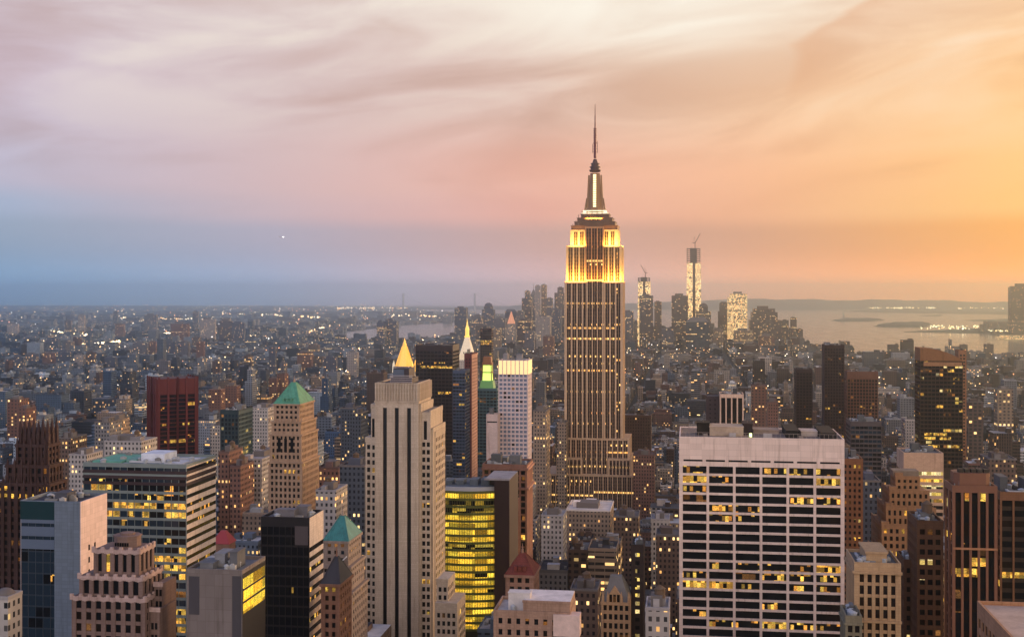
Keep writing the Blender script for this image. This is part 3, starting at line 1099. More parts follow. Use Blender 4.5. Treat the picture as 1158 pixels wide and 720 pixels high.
b = MB(of)
b.slab((x0, y0), (1, 0), (0, -1), .05, (x1-x0)*.575, h-5.5, h+.9, .008, .12)
b.build('dark_glass_parapet', mat('dark_teal_glass', L(28, 52, 56), .2), r_)
b = MB(of)
b.slab((x1, y0), (0, 1), (1, 0), -0.4, 19.02, 0, h+1.25, .02, .35)
b.build('stone_side_wall', mwh, r_)
for k in range(9):
    for j in range(3):
        if random.random() < .8:
            b = MB(of)
            b.slab((x1, y0), (0, 1), (1, 0), 5+j*4.2, 6.1+j*4.2, h-17-k*4.4-j*.0, h-15-k*4.4, .36, .40)
            b.build('window', random.choice((BR, DK, DM)), r_)
b = MB(of)
for k in range(3):
    b.slab((x0, y0), (1, 0), (0, -1), .3, (x1-x0)*.58-.3, h-6.8-k*4.6, h-3.4-k*4.6, .01, .06)
b.build('white_blinds', mat('pale_blind', L(88, 100, 118), .4), r_)

# --- grey blank-walled block with a yellow glass corner
mc = stone('grey_concrete', 120, 110, 106, 0.1, joint=(2.6, 3.4, .08))
r_, of, x0, x1, y0, y1, h = tower('office_block', 'squat grey concrete block with a bright yellow lit glass corner', 'office block', 211, 274, 648, 330, 19, mc,
      {DK: 1}, bw=30, fh=60, pier=0.3, span=30, dep=0.3, blank=60, side='W', yb=720, land='the squat grey concrete block', roof=(.16, .16, .17, 0), rooms=4, vents=8,
      side_kw=dict(bw=2.4, fh=3.4, pier=.12, span=.5, edge=.2, lit={DK: 1}), sidewall=mat('black_mullion', (.01, .01, .012), .4))
b = MB(of)
b.slab((x0, y0), (1, 0), (0, -1), .7, 3.9, h-12, h-1, .008, .03)
b.slab((x0, y0), (1, 0), (0, -1), (x1-x0)*.82, (x1-x0)*.985, 0, h-.5, .008, .04)
b.build('dark_panel', mat('dark_slate_panel', L(66, 62, 66), .7, noise=.1), r_)
for k in range(3):
    for j in range(6):
        b = MB(of)
        b.slab((x1, y0), (0, 1), (1, 0), .6+j*3.0, 3.3+j*3.0, h-4.3-k*3.6, h-1.4-k*3.6, .02, .08)
        b.build('window', G_GOLD, r_)

# --- black slab with cream banded side
mbk = mat('black_granite', L(26, 22, 25), .45, noise=.1, joint=(2.2, 3.7, .08))
r_, of, x0, x1, y0, y1, h = tower('office_tower', 'black windowless looking slab with cream and yellow striped side', 'office tower', 295, 350, 588, 430, 17, mbk,
      {DK: 30, PT: .4}, bw=2.2, fh=3.7, pier=.25, span=.7, dep=.25, blank=2.5, side='W', yb=720, land='the black slab', roof=(.14, .13, .14, 0), sidewall=mwb,
      side_kw=dict(bw=8, pier=0, span=1.9, edge=.02, span_d=0, lit={DK: 5, LT: 3, PT: 3}), rooms=3)
b = MB(of)
b.slab((x1, y0), (0, 1), (1, 0), 0, 17, h-8.5, h+1.1, .01, .05)
b.build('stone_cap', mwb, r_)
b = MB(of)
b.slab((x0, y0), (1, 0), (0, -1), (x1-x0)*.70, (x1-x0)*.97, h-9, h-2, .01, .04)
b.build('grey_panel', mat('grey_panel', L(70, 62, 64), .6), r_)


# --- tall limestone tower with three black stripes, left of centre
def striped_tower():
    ms = stone('limestone', 190, 172, 152, .16)
    ms2 = stone('limestone_sunny_side', 190, 165, 148, .12)
    Y = 560
    xa, xb = WX(423.8, Y), WX(473.3, Y)
    hz = WZ(434.5, (xa+xb)/2, Y)
    wl0, wl1 = WX(411.5, Y), WX(488, Y)
    D = 28
    cx, cyy = (xa+xb)/2, Y+D/2
    of = (cx, cyy)
    root = thing('skyscraper', 'tall limestone stepped tower with three black vertical stripes down its front', 'skyscraper', cx, cyy)
    reg(wl0, wl1+14, Y, Y+D+6, 720, 'the striped limestone tower', hz)
    wb = MB(of)
    zc = WZ(452, cx, Y)
    z3 = WZ(461, cx, Y)
    # shaft with true vertical slots
    slots = [WX(p, Y) for p in (435.2, 448.6, 462.5)]
    sw = 0.98
    wb.box(xa+.6, xb-.6, Y+.9, Y+D, 0, zc)
    edges = [xa]
    for s_ in slots:
        edges += [s_-sw, s_+sw]
    edges.append(xb)
    for i in range(0, len(edges), 2):
        wb.box(edges[i], edges[i+1], Y, Y+.95, 0, z3)
        # shallow fluting on each pier
        if edges[i+1]-edges[i] > 2:
            for q in (.33, .66):
                xm = edges[i]+(edges[i+1]-edges[i])*q
                wb.box(xm-.28, xm+.28, Y-.12, Y, 0, z3-.5)
    for s_ in slots:      # pointed heads
        wb.fr([(s_-sw-.01, Y+.004), (s_+sw+.01, Y+.004), (s_+sw+.01, Y+.95), (s_-sw-.01, Y+.95)], z3-.01, [(s_-.02, Y+.004), (s_+.02, Y+.004), (s_+.02, Y+.95), (s_-.02, Y+.95)], z3+2.4, bottom=True)
    wb.box(xa+.01, xb-.01, Y+.01, Y+D-.01, z3, hz)
    wb.box(xb-.6, xb, Y+.96, Y+D, 0, hz-.01)
    wb.box(xa, xa+.6, Y+.96, Y+D, 0, hz-.01)
    # fluted crown
    n = 16
    for i in range(n):
        xm = xa+(xb-xa)*(i+.5)/n
        wb.box(xm-.30, xm+.30, Y-.62, Y+.02, zc-.5, hz+.5)
        wb.box(xb-.05, xb+.55, Y+D*(i+.5)/n-.35, Y+D*(i+.5)/n+.35, zc-.5, hz+.48)
    wb.box(xa-.3, xb+.3, Y-.4, Y+.1, zc-1.2, zc-.55)
    # wings left and right, stepping down
    WL = [(WX(418.5, Y), xa, Y+2.0, Y+D-3, WZ(459, cx, Y)), (wl0, WX(418.5, Y)+.3, Y+3.0, Y+D-4, WZ(497, cx, Y))]
    for q in WL:
        wb.box(q[0], q[1], q[2], q[3], 0, q[4])
        wb.box(q[0]-.2, q[1]-.05, q[2]-.2, q[3], q[4]-1.6, q[4]+.7)
    xr1, xr2, xr3 = WX(475.4, Y), WX(485.5, Y), WX(488.5, Y)
    WR = [(xb, xb+.9, Y+1.6, Y+D+1, WZ(458, cx, Y)), (xb, xr2, Y+2.6, Y+D+3, WZ(466, cx, Y)), (xb, xr2+.9, Y+4.2, Y+D+5, WZ(486, cx, Y)), (xb, xr3, Y+8, Y+D+3, WZ(491, cx, Y))]
    for i, q in enumerate(WR):
        wb.box(q[0]+.02*i, q[1], q[2], q[3], 0, q[4]-i*.01)
        wb.box(q[1]-.5, q[1]+.15, q[2]-.15, q[3], q[4]-1.4, q[4]+.8)
    wb.build('wall', ms, root)
    for s_ in slots:
        b = MB(of)
        b.box(s_-sw, s_+sw, Y+.80, Y+.88, 0, z3)
        b.build('window_strip', mat('black_strip', (.006, .006, .008), .3), root)
    pn = Panes(root, of)
    lit = {DK: 12, BR: 4, DM: .6, LT: 1.6, PT: 1.2}
    zl = WZ(735, cx, Y)
    # windows in the wings: pairs of square windows
    for (fx, fy, za, zb, nn) in ((wl0+.8, WL[1][2], zl, WL[1][4]-3, 1), (WX(419, Y)+.35, WL[0][2], zl, WL[1][4]-3, 1), (xb+1.25, WR[1][2], zl, WZ(500, cx, Y), 2)):
        k = 0
        z = zb
        while z > za:
            m = pick(lit)
            for j in range(nn):
                pn.add((fx, fy), (1, 0), (0, -1), j*2.2, j*2.2+1.45, z-2.1, z, .03, m)
            z -= 3.62
            k += 1
    pn.add((xb+2.0, WR[1][2]), (1, 0), (0, -1), 0, 1.5, WZ(497, cx, Y), WZ(476, cx, Y), .03, DK)
    pn.add((WX(419.6, Y), WL[0][2]), (1, 0), (0, -1), 0, 1.2, WZ(495, cx, Y), WZ(474, cx, Y), .03, DK)
    for j in range(7):
        for k in range(60):
            z = WZ(497, cx, Y) - 3.62*k
            if z > zl:
                pn.add((xr3, WR[3][2]), (0, 1), (1, 0), 1.5+j*3.6, 2.9+j*3.6, z-1.9, z, .03, pick({BR: 8, DM: 2, DK: 3, LT: .3}))
    pn.flush(100)
    # spires on the crown edge and the penthouse
    b = MB(of)
    p0, p1 = WX(439, Y), WX(463, Y)
    b.box(p0, p1, Y+5, Y+19, hz, WZ(427, cx, Y+6))
    b.box(p0+1, p1-1.6, Y+6, Y+17, WZ(427, cx, Y+6), WZ(416.5, cx, Y+6))
    b.build('penthouse', mat('dark_copper', L(58, 50, 54), .6, noise=.3), root)
    b = MB(of)
    for k in range(4):
        b.box(p0-.3, p1+.3, Y+4.7, Y+4.95, hz+.8+k*.95, hz+1.1+k*.95)
    b.build('railing', mat('pale_rail', L(170, 160, 160), .5), root)
    b = MB(of)
    b.box(p0+.9, p1-4, Y+5.8, Y+6, WZ(427, cx, Y+6)+.5, WZ(417.5, cx, Y+6))
    b.build('penthouse_window', mat('sky_glass', (.10, .12, .16), .08), root)
    b = MB(of)
    b.box(xa, xb, Y, Y+.5, hz, hz+.7)
    b.box(xa+.51, xa+1, Y+.51, Y+D, hz, hz+.7)
    b.box(xb-1, xb-.51, Y+.51, Y+D, hz, hz+.7)
    b.build('parapet', ms, root)
    b = MB(of); b.tint = (.08, .07, .07, 0)
    b.box(xa+1.01, xb-1.01, Y+.51, Y+D-.3, hz-.4, hz+.12)
    b.build('roof', ROOF_T, root)
    for q in WR[1:]:
        b = MB(of); b.tint = (.2, .18, .17, 0)
        b.box(q[0]+.3, q[1]-.6, q[2]+.5, q[3]-.5, q[4]-.2, q[4]+.15)
        b.build('terrace', ROOF_T, root)
    # low annex at its foot on the right
    A = 530
    ax0, ax1, ax2 = WX(492, A), WX(517, A), WX(505, A)
    wa = MB((ax0, A))
    ra = thing('office_block', 'low limestone stepped block at the foot of the striped tower, right side', 'office block', ax0, A)
    ha = WZ(657, ax0, A)
    wa.box(ax0, ax1, A, A+20, 0, ha-9.5)
    wa.box(ax0, ax2, A+3, A+20, ha-9.5, ha)
    wa.box(ax0-.2, ax2+.2, A+2.8, A+3.2, ha-1, ha+.6)
    wa.build('wall', ms, ra)
    reg(ax0, ax1, A, A+20, 720, None, ha)
    pp = Panes(ra, (ax0, A))
    for k in range(8):
        for j in range(4):
            if j < 2 or k > 2:
                yy = A+3 if k < 3 else A
                pp.add((ax0, yy), (1, 0), (0, -1), 1.0+j*2.3, 2.3+j*2.3, ha-5.2-3.6*k, ha-3.2-3.6*k, .03, pick(lit))
        for j in range(5):
            pp.add((ax1 if k > 2 else ax2, A+3), (0, 1), (1, 0), 1.0+j*3.2, 2.4+j*3.2, ha-5.2-3.6*k, ha-3.2-3.6*k, .03, pick({BR: 6, DM: 2, LT: .5}))
    pp.flush(60)


striped_tower()


# --- Art Deco skyscraper with mast
def deco_giant():
    Y = 1280.
    ms = stone('silver_limestone', 204, 172, 140, .1)
    mcr = stone('crown_limestone', 205, 180, 140, .06)
    cx, cyy = WX(671, Y), Y+26
    of = (cx, cyy)
    Zp = lambda p: WZ(p, cx, Y)
    root = thing('skyscraper', 'the tallest tower of all, Art Deco with golden floodlit crown and a mast', 'skyscraper', cx, cyy)
    reg(WX(617, Y)-2, WX(727, Y)+2, Y-8, Y+70, 574, 'the tallest tower', 100)
    strip = cells('dark_strip_windows', wall=(.05, .028, .022, 1), glass=(.02, .012, .01, 1), bay=1.55, floor=3.75, wf=.78, hf=.52, plit=.045, prow=.10, es=2.4, warm=.85)
    stripb = cells('lower_strip_windows', wall=(.09, .055, .045, 1), glass=(.03, .018, .015, 1), bay=1.55, floor=3.75, wf=.75, hf=.5, plit=.11, prow=.16, es=2.4, warm=.85)
    stripc = cells('crown_strip_windows', wall=(.10, .06, .03, 1), glass=(.03, .02, .01, 1), bay=1.5, floor=3.75, wf=.7, hf=.6, plit=.03, prow=.0, es=1.5, warm=.9)

    def block(px0, px1, yf, D, p_top, p_bot, nb, pier, m, sm, dep=1.6, edge=None, top=True, name='wall', sides='NWE', central=0.0, ymid=None):
        x0, x1 = WX(px0, Y), WX(px1, Y)
        z1, z0 = Zp(p_top), (0 if p_bot is None else Zp(p_bot))
        wb = MB(of)
        rect = (x0, x1, yf, yf+D)
        wb.box(x0+dep, x1-dep, yf+dep, yf+D-dep, z0, z1-.5)
        for f in sides:
            u, n = FACES[f]
            P = corner(f, *rect)
            Wd = (x1-x0) if f in 'NS' else D
            e = pier*1.5 if edge is None else edge
            k = nb if f == 'N' else max(2, round(nb*D/(x1-x0)))
            bw = (Wd-2*e+pier)/k
            wb.slab(P, u, n, 0, e, z0, z1, -dep, 0)
            wb.slab(P, u, n, Wd-e, Wd, z0, z1, -dep, 0)
            for i in range(1, k):
                a = e-pier/2+i*bw
                pw = pier*(1.0 if i % 1 == 0 else .6)
                wb.slab(P, u, n, a-pw/2, a+pw/2, z0, z1-.3, -dep, -.01)
            wb.slab(P, u, n, e*.9, Wd-e*.9, z1-2.0, z1-.02, -dep, -.25)
            for i in range(k):
                a0, a1 = e-pier/2+i*bw+pier/2, e-pier/2+(i+1)*bw-pier/2
                b = MB(of)
                b.uo = (300*round((a0+1000)/300), 0)
                b.slab(P, u, n, a0-.05, a1+.05, z0, z1-2.1, -dep, -dep+.55)
                b.build('window_strip', sm, root)
                if a1-a0 > 3:         # slim steel mullion between the two lights
                    am = (a0+a1)/2
                    wb.slab(P, u, n, am-.16, am+.16, z0, z1-2.1, -dep, -dep+.95)
        if 'S' not in sides:
            u, n = FACES['S']
            P = corner('S', *rect)
            wb.slab(P, u, n, .02, x1-x0-.02, z0, z1-.5, -dep, -.02)
        if top:
            wb.box(x0+.4, x1-.4, yf+.4, yf+D-.4, z1-.55, z1-.05)
        wb.build(name, m, root)
        return x0, x1, z0, z1

    block(638.3, 704.3, Y, 44, 318, None, 10, 1.75, ms, strip)
    block(632.5, 712, Y-2.5, 50, 495, None, 13, 1.45, ms, stripb)
    block(630, 659, Y-7, 56, 517, None, 6, 1.2, ms, stripb)
    block(688, 714, Y-7, 56, 517, None, 6, 1.2, ms, stripb)
    block(617.5, 727, Y-9, 62, 535, None, 20, 1.2, ms, stripb)
    # the recessed centre bays that run up through the crown
    block(663.0, 682.5, Y-.9, 30, 316, 495, 3, 1.1, ms, strip, dep=1.3, top=True)
    block(640.0, 703.0, Y+1.5, 41, 277.5, 317.8, 9, 1.6, mcr, stripc, dep=1.4)
    block(644.5, 698.8, Y+3.5, 37, 259.5, 277.3, 7, 2.6, mcr, stripc, dep=1.2)
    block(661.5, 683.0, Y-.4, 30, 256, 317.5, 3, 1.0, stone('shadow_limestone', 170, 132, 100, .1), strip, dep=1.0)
    # stepped dark roof and mooring mast
    dk = mat('dark_metal_cladding', L(104, 76, 58), .5, noise=.2)
    for (a, b_, t, p, yy, D) in ((645.5, 698, 254.5, 259.5, Y+4, 36), (649, 695, 250, 254.6, Y+6, 32), (652, 692, 245.5, 250.1, Y+8, 28), (656, 688, 241, 245.6, Y+10, 24)):
        b = MB(of)
        x0, x1 = WX(a, Y), WX(b_, Y)
        b.box(x0, x1, yy, yy+D, Zp(p), Zp(t)-.7)
        b.box(x0-.5, x1+.5, yy-.5, yy+D+.5, Zp(t)-.7, Zp(t), bottom=True)
        for k in range(9):
            xm = x0+(x1-x0)*(k+.5)/9
            b.box(xm-.35, xm+.35, yy-.3, yy, Zp(p), Zp(t)-.7)
        for k in range(6):
            xm = x0+(x1-x0)*(k+.2)/5.6
            b.box(xm-.3, xm+.3, yy+1, yy+1.6, Zp(t), Zp(t)+random.uniform(1, 4))
        b.build('roof_step', dk, root)
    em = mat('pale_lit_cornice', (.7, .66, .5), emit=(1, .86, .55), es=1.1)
    for p, hw in ((238.0, 12.2), (240.6, 14)):
        b = MB(of)
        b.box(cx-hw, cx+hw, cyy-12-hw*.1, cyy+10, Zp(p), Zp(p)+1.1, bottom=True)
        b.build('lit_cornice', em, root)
    Zp = lambda p: WZ(p, cx, cyy-2)
    b = MB(of)
    zb, zt = Zp(243), Zp(194)
    oc = lambda r: [(cx+r*cos(2*pi*(k+.5)/8), cyy-2+r*sin(2*pi*(k+.5)/8)) for k in range(8)]
    b.fr(oc(11.5), zb, oc(9.0), zb+7)
    b.fr(oc(7.6), zb+7, oc(5.5), zt-2)
    for sx_ in (-1, 1):       # wing buttresses
        b.fr([(cx+sx_*8-1.2, cyy-5), (cx+sx_*8+1.2, cyy-5), (cx+sx_*8+1.2, cyy+1), (cx+sx_*8-1.2, cyy+1)], zb+5,
             [(cx+sx_*6.6-.8, cyy-4), (cx+sx_*6.6+.8, cyy-4), (cx+sx_*6.6+.8, cyy), (cx+sx_*6.6-.8, cyy)], zt-4)
        b.fr([(cx+sx_*11-.9, cyy-5), (cx+sx_*11+.9, cyy-5), (cx+sx_*11+.9, cyy+1), (cx+sx_*11-.9, cyy+1)], zb+3,
             [(cx+sx_*9-.5, cyy-4), (cx+sx_*9+.5, cyy-4), (cx+sx_*9+.5, cyy), (cx+sx_*9-.5, cyy)], zb+18)
    b.build('mast_base', mat('mast_metal', L(140, 104, 70), .45, noise=.15), root)
    for k in range(15):
        z = zb+8+k*(zt-zb-11)/15
        r0 = 7.6-2.1*k/15
        b = MB(of)
        b.box(cx-1.5, cx+1.5, cyy-2-r0-.5, cyy-2-r0+.8, z, z+(zt-zb-11)/15-.7)
        b.build('mast_window', mat('lit_mast_glass', (.8, .75, .5), emit=(1, .86, .42), es=1.7), root)
    b = MB(of)
    for r0, r1, p, q in ((5.4, 6.3, 194.5, 193.2), (6.3, 6.3, 193.2, 192.2), (4.9, 4.9, 192.2, 189.6), (6.0, 5.8, 189.6, 188.5), (4.2, 4.2, 188.5, 185.8), (4.8, 4.6, 185.8, 184.8), (3.2, 1.7, 184.8, 180)):
        b.cone(cx, cyy-2, r0, r1, Zp(p), Zp(q), 16)
    b.build('mast_cap', mat('mast_cap_metal', L(70, 46, 44), .5), root)
    b = MB(of)
    b.cone(cx, cyy-2, 1.6, 1.5, Zp(179), Zp(163), 8)
    b.cone(cx, cyy-2, 1.3, 1.1, Zp(163), Zp(146), 8)
    b.cone(cx, cyy-2, .8, .6, Zp(146), Zp(131), 8)
    b.cone(cx, cyy-2, .5, .25, Zp(131), Zp(118), 6)
    for k in range(9):
        z = Zp(162)+k*1.9
        b.cone(cx, cyy-2, 1.9, 1.9, z, z+.7, 8)
    for sx_ in (-1, 1):
        b.box(cx+sx_*2.6-.25, cx+sx_*2.6+.25, cyy-2.3, cyy-1.7, Zp(173), Zp(160)-3*(sx_ < 0))
        for k in range(4):
            b.box(min(cx, cx+sx_*2.6), max(cx, cx+sx_*2.6), cyy-2.15, cyy-1.85, Zp(172)+k*3, Zp(172)+k*3+.35)
    b.build('antenna', mat('antenna_steel', L(104, 44, 48), .5), root)
    Zp = lambda p: WZ(p, cx, Y)
    # floodlights on the setbacks
    gold = (1.0, .50, .085)
    def flood(px0, px1, p, yf, E, axis='x'):
        l = bpy.data.lights.new('floodlight', 'AREA')
        l.shape = 'RECTANGLE'
        x0, x1 = WX(px0, Y), WX(px1, Y)
        l.energy = E
        l.color = gold
        o = bpy.data.objects.new('floodlight', l)
        COL.objects.link(o)
        l.size_y = 1.0
        if axis == 'x':
            l.size = x1-x0
            o.location = ((x0+x1)/2, yf-5.0, Zp(p)-1.0)
            o.rotation_euler = (radians(180-14), 0, 0)
        else:
            l.size = 30
            o.location = (x1+5.0, yf+20, Zp(p)-1.0)
            o.rotation_euler = (radians(180-14), 0, pi/2)
        o.parent = root
        o.location = (o.location[0]-of[0], o.location[1]-of[1], o.location[2])
    for a, b_ in ((640.5, 661.5), (683.5, 702.5)):
        flood(a, b_, 317.5, Y+1.5, 36000)
    flood(663, 682, 316.5, Y-1.2, 14000)
    for a, b_ in ((645, 661.5), (683.5, 698.5)):
        flood(a, b_, 277, Y+3.5, 27000)
    flood(662, 680, 246, Y+12, 16000)
    flood(0, 703, 317.5, Y, 32000, 'y')
    flood(0, 699, 277, Y, 25000, 'y')


deco_giant()


# --- towers with pyramids
def pyramid_tower(name, label, land, px0, px1, pside, apex, eave, Y, D, wallm, roofm, steps, lit, bw, fh, yb=600, spike=None, dormer=False, side='W', cat='skyscraper', arch=False):
    """steps: (inset px each side, top py) from the roof downwards; the last one runs to the ground"""
    x0, x1 = WX(px0, Y), WX(px1, Y)
    cx, cyy = (x0+x1)/2, Y+D/2
    of = (cx, cyy)
    Zp = lambda p: WZ(p, cx, Y)
    root = thing(name, label, cat, cx, cyy)
    reg(x0, x1, Y, Y+D, yb, land, Zp(eave))
    wb = MB(of)
    pn = Panes(root, of)
    prev = None
    zl = max(0, Zp(735)) if yb > 600 else 0
    for i, (ins, tp) in enumerate(steps):
        e = (px0 and ins)*DEP(cx, Y)/F
        a0, a1, b0, b1 = x0+e, x1-e, Y+e, Y+D-e
        zt = Zp(tp)
        zb = Zp(steps[i+1][1]) if i+1 < len(steps) else 0
        wb.box(a0+.45, a1-.45, b0+.45, b1-.45, zb, zt)
        zw = max(zb, zl) if i+1 == len(steps) else zb
        rect = (a0, a1, b0, b1)
        for f in ['N']+list(side):
            grid(wb, pn, f, rect, zw+.3, zt-1.0, bw, fh, bw*.48, fh*.42, .45, lit, edge=bw*.6, span_d=-.05)
            u, n = FACES[f]
            P = corner(f, *rect)
            Wd = a1-a0 if f == 'N' else b1-b0
            wb.slab(P, u, n, -.5, Wd+.5, zt-1.0, zt+.1, -.45, .55)
            wb.slab(P, u, n, 0, Wd, zb-.2, zw+.3, -.45, .02)
        for f in 'NWES':
            if f != 'N' and f not in side:
                u, n = FACES[f]
                P = corner(f, *rect)
                wb.slab(P, u, n, .02, (a1-a0 if f in 'NS' else b1-b0)-.02, zb, zt, -.45, -.01)
        if i == 0:
            top = (a0, a1, b0, b1, zt)
    wb.build('wall', wallm, root)
    pn.flush()
    a0, a1, b0, b1, zt = top
    b = MB(of)
    s = 0.05
    mx, my = (a0+a1)/2, (b0+b1)/2
    tw = (a1-a0)*.07
    b.fr([(a0-.3, b0-.3), (a1+.3, b0-.3), (a1+.3, b1+.3), (a0-.3, b1+.3)], zt+.1, [(mx-tw, my-tw), (mx+tw, my-tw), (mx+tw, my+tw), (mx-tw, my+tw)], Zp(apex), bottom=True)
    for sx_, sy_ in ((-1, -1), (1, -1), (1, 1), (-1, 1)):
        b.bar((mx+sx_*(a1-a0)/2, my+sy_*(b1-b0)/2, zt+.2), (mx+sx_*tw, my+sy_*tw, Zp(apex)), .22)
    ro = b.build('pyramid_roof', roofm, root)
    if dormer:
        for q in (.35, .5, .65):
            d = MB(of)
            xx = a0+(a1-a0)*q
            d.box(xx-.7, xx+.7, b0+.8, b0+3, zt+1.3, zt+3.3)
            d.build('dormer', roofm, ro)
    b = MB(of)
    sh = spike or 4
    b.cone(mx, my, tw*.8, tw*.6, Zp(apex), Zp(apex)+sh*.4, 8)
    b.cone(mx, my, .25, .08, Zp(apex)+sh*.4, Zp(apex)+sh, 6)
    b.build('finial', wallm, root)
    return root, of, x0, x1, Zp


green = mat('verdigris_copper', L(88, 150, 120), .6, noise=.3, scale=.35, joint=(.9, 30, .09))
teal = mat('teal_copper', L(62, 124, 120), .6, noise=.3, scale=.35, joint=(.8, 30, .08))
mt = stone('buff_terracotta', 168, 140, 116, .16)
r_, of, x0, x1, Zp = pyramid_tower('skyscraper', 'buff masonry tower with a pale green copper pyramid roof', 'the green-pyramid tower', 305, 341, 358, 434, 457, 700, 32, mt, green,
      [(3.5, 457), (1.5, 477), (0, 491), (-1.2, 522)], {DK: 6, BR: 4, DM: .8, LT: .5, WM: .2}, 2.7, 3.6, yb=585, dormer=True)
for k in range(3):       # tall arched openings of the upper storeys, a row of urns on the cornice
    b = MB(of)
    xm = x0+(x1-x0)*(.3+.2*k)
    b.box(xm-.9, xm+.9, 700-.12, 700-.05, Zp(511), Zp(496))
    b.fr([(xm-.9, 699.88), (xm+.9, 699.88), (xm+.9, 699.95), (xm-.9, 699.95)], Zp(496), [(xm-.3, 699.88), (xm+.3, 699.88), (xm+.3, 699.95), (xm-.3, 699.95)], Zp(494.6))
    b.build('arched_window', DK, r_)
for k in range(7):
    b = MB(of)
    b.cone(x0+(x1-x0)*k/6, 700-.3, .7, .3, Zp(476.5), Zp(473), 8)
    b.build('urn', mt, r_)
mt2 = stone('grey_buff_stone', 150, 134, 124, .1)
r_, of, x0, x1, Zp = pyramid_tower('apartment_tower', 'grey stone tower with a small teal copper pyramid roof and white spike', 'the teal-pyramid tower', 362, 396, 410, 588, 612, 480, 22, mt2, teal,
      [(3.0, 612), (0, 640), (-3, 668)], {DK: 5, BR: 4, DM: 1, LT: .8, PT: .6, BL: 2}, 3.0, 3.5, yb=720, spike=5, cat='apartment tower')
b = MB(of)
for q in (0, 1):
    b.bar((x0+(x1-x0)*(.55+.35*q), 479.2, Zp(640)), (x0+(x1-x0)*(.9-.35*q), 479.2, Zp(628)), .25)
b.build('roof_frame', mat('white_steel', (.6, .6, .6), .5), r_)
mdr = mat('dark_slate_roof', L(52, 50, 54), .7, noise=.2)
r_, of, x0, x1, Zp = pyramid_tower('apartment_tower', 'slim brown block with a dark hipped roof beside the black slab', 'the dark-hipped block', 363, 384, 390, 634, 660, 425, 16, stone('brown_stone', 128, 92, 74, .14), mdr,
      [(0, 660)], {DK: 5, BR: 4, DM: 1.2, LT: .4}, 2.6, 3.4, yb=720, cat='apartment tower')
mred = mat('red_tile_roof', L(116, 56, 46), .8, noise=.3, joint=(1.0, .8, .1))
r_, of, x0, x1, Zp = pyramid_tower('apartment_tower', 'brown masonry block with a red hipped roof', 'the red-hipped block', 571, 604, 611, 630, 650, 480, 18, stone('rosy_brown_stone', 148, 112, 94, .14), mred,
      [(.5, 650)], {DK: 5, BR: 4, DM: .9, LT: .6, PT: .5}, 3.0, 3.6, yb=700, dormer=True, cat='apartment tower')


# --- dark gothic tower, far left, and its shadowed neighbour
def gothic_tower():
    Y = 540.
    ms = stone('dark_brown_brick', 68, 48, 43, .22)
    x0, x1 = WX(15, Y), WX(59, Y)
    D = 26
    cx, cyy = (x0+x1)/2, Y+D/2
    of = (cx, cyy)
    Zp = lambda p: WZ(p, cx, Y)
    root = thing('skyscraper', 'dark brown brick tower with a crown of gothic pinnacles at the left edge', 'skyscraper', cx, cyy)
    reg(WX(-14, Y), WX(66, Y), Y, Y+D+8, 720, 'the gothic pinnacled tower', Zp(480))
    wb = MB(of)
    pn = Panes(root, of)
    lit = {DK: 8, BR: 5, DM: .8, LT: .35}
    for (a, c, yy, d, zt, zb, nb) in ((-14, 56, 0, 16, Zp(548), 0, 3.4), (4, 53, 2, 13, Zp(528), Zp(549), 3.2), (13, 50, 3.5, 11, Zp(505), Zp(529), 3.0)):
        a0, a1 = WX(a, Y), WX(c, Y)
        wb.box(a0+.6, a1-.6, Y+yy+.6, Y+yy+d, zb, zt)
        rect = (a0, a1, Y+yy, Y+yy+d)
        zw = max(zb, Zp(735))
        def rl(k, nf, zt=zt, zb=zb):
            return {LT: 8, DK: 1} if zb == 0 and nf-1-k in (0, 1) else lit
        grid(wb, pn, 'N', rect, zw, zt-.8, nb, 3.7, 1.3, 1.5, .6, lit, span_d=-.3, rowlit=rl)
        grid(wb, pn, 'W', rect, zw, zt-.8, nb, 3.7, 1.3, 1.5, .6, lit, span_d=-.3)
        for f in 'NW':
            u, n = FACES[f]
            wb.slab(corner(f, *rect), u, n, -.3, (a1-a0 if f == 'N' else d)+.3, zt-.8, zt+.8, -.6, .3)
        k = a0+1
        while k < a1:      # buttress piers ending in pinnacles
            wb.box(k-.5, k+.5, Y+yy-.5, Y+yy+.1, max(zb-8, 0), zt+1.5)
            wb.fr([(k-.5, Y+yy-.5), (k+.5, Y+yy-.5), (k+.5, Y+yy+.3), (k-.5, Y+yy+.3)], zt+1.5, [(k-.05, Y+yy-.1), (k+.05, Y+yy-.1), (k+.05, Y+yy), (k-.05, Y+yy)], zt+4.0)
            k += 3.6
    a0, a1 = WX(17, Y), WX(48, Y)
    wb.box(a0, a1, Y+5, Y+13, Zp(506), Zp(492))
    wb.build('wall', ms, root)
    pn.flush()
    # open crown of tall pinnacled piers
    n = 7
    for i in range(n):
        for yy in ((Y+5, Y+13) if 0 < i < n-1 else (Y+5, Y+9, Y+13)):
            xx = a0+(a1-a0)*i/(n-1)
            hgt = Zp(478) if i in (0, n-1) or i % 2 else Zp(481)
            b = MB(of)
            b.box(xx-.75, xx+.75, yy-.75, yy+.75, Zp(505), hgt-4)
            b.fr([(xx-.75, yy-.75), (xx+.75, yy-.75), (xx+.75, yy+.75), (xx-.75, yy+.75)], hgt-4, [(xx-.06, yy-.06), (xx+.06, yy-.06), (xx+.06, yy+.06), (xx-.06, yy+.06)], hgt+1.5)
            b.build('pinnacle', ms, root)
    b = MB(of)
    b.fr([(a0+1, Y+6), (a1-1, Y+6), (a1-1, Y+12), (a0+1, Y+12)], Zp(492), [(a0+4, Y+8), (a1-4, Y+8), (a1-4, Y+10), (a0+4, Y+10)], Zp(485))
    b.build('roof', mdr, root)


gothic_tower()


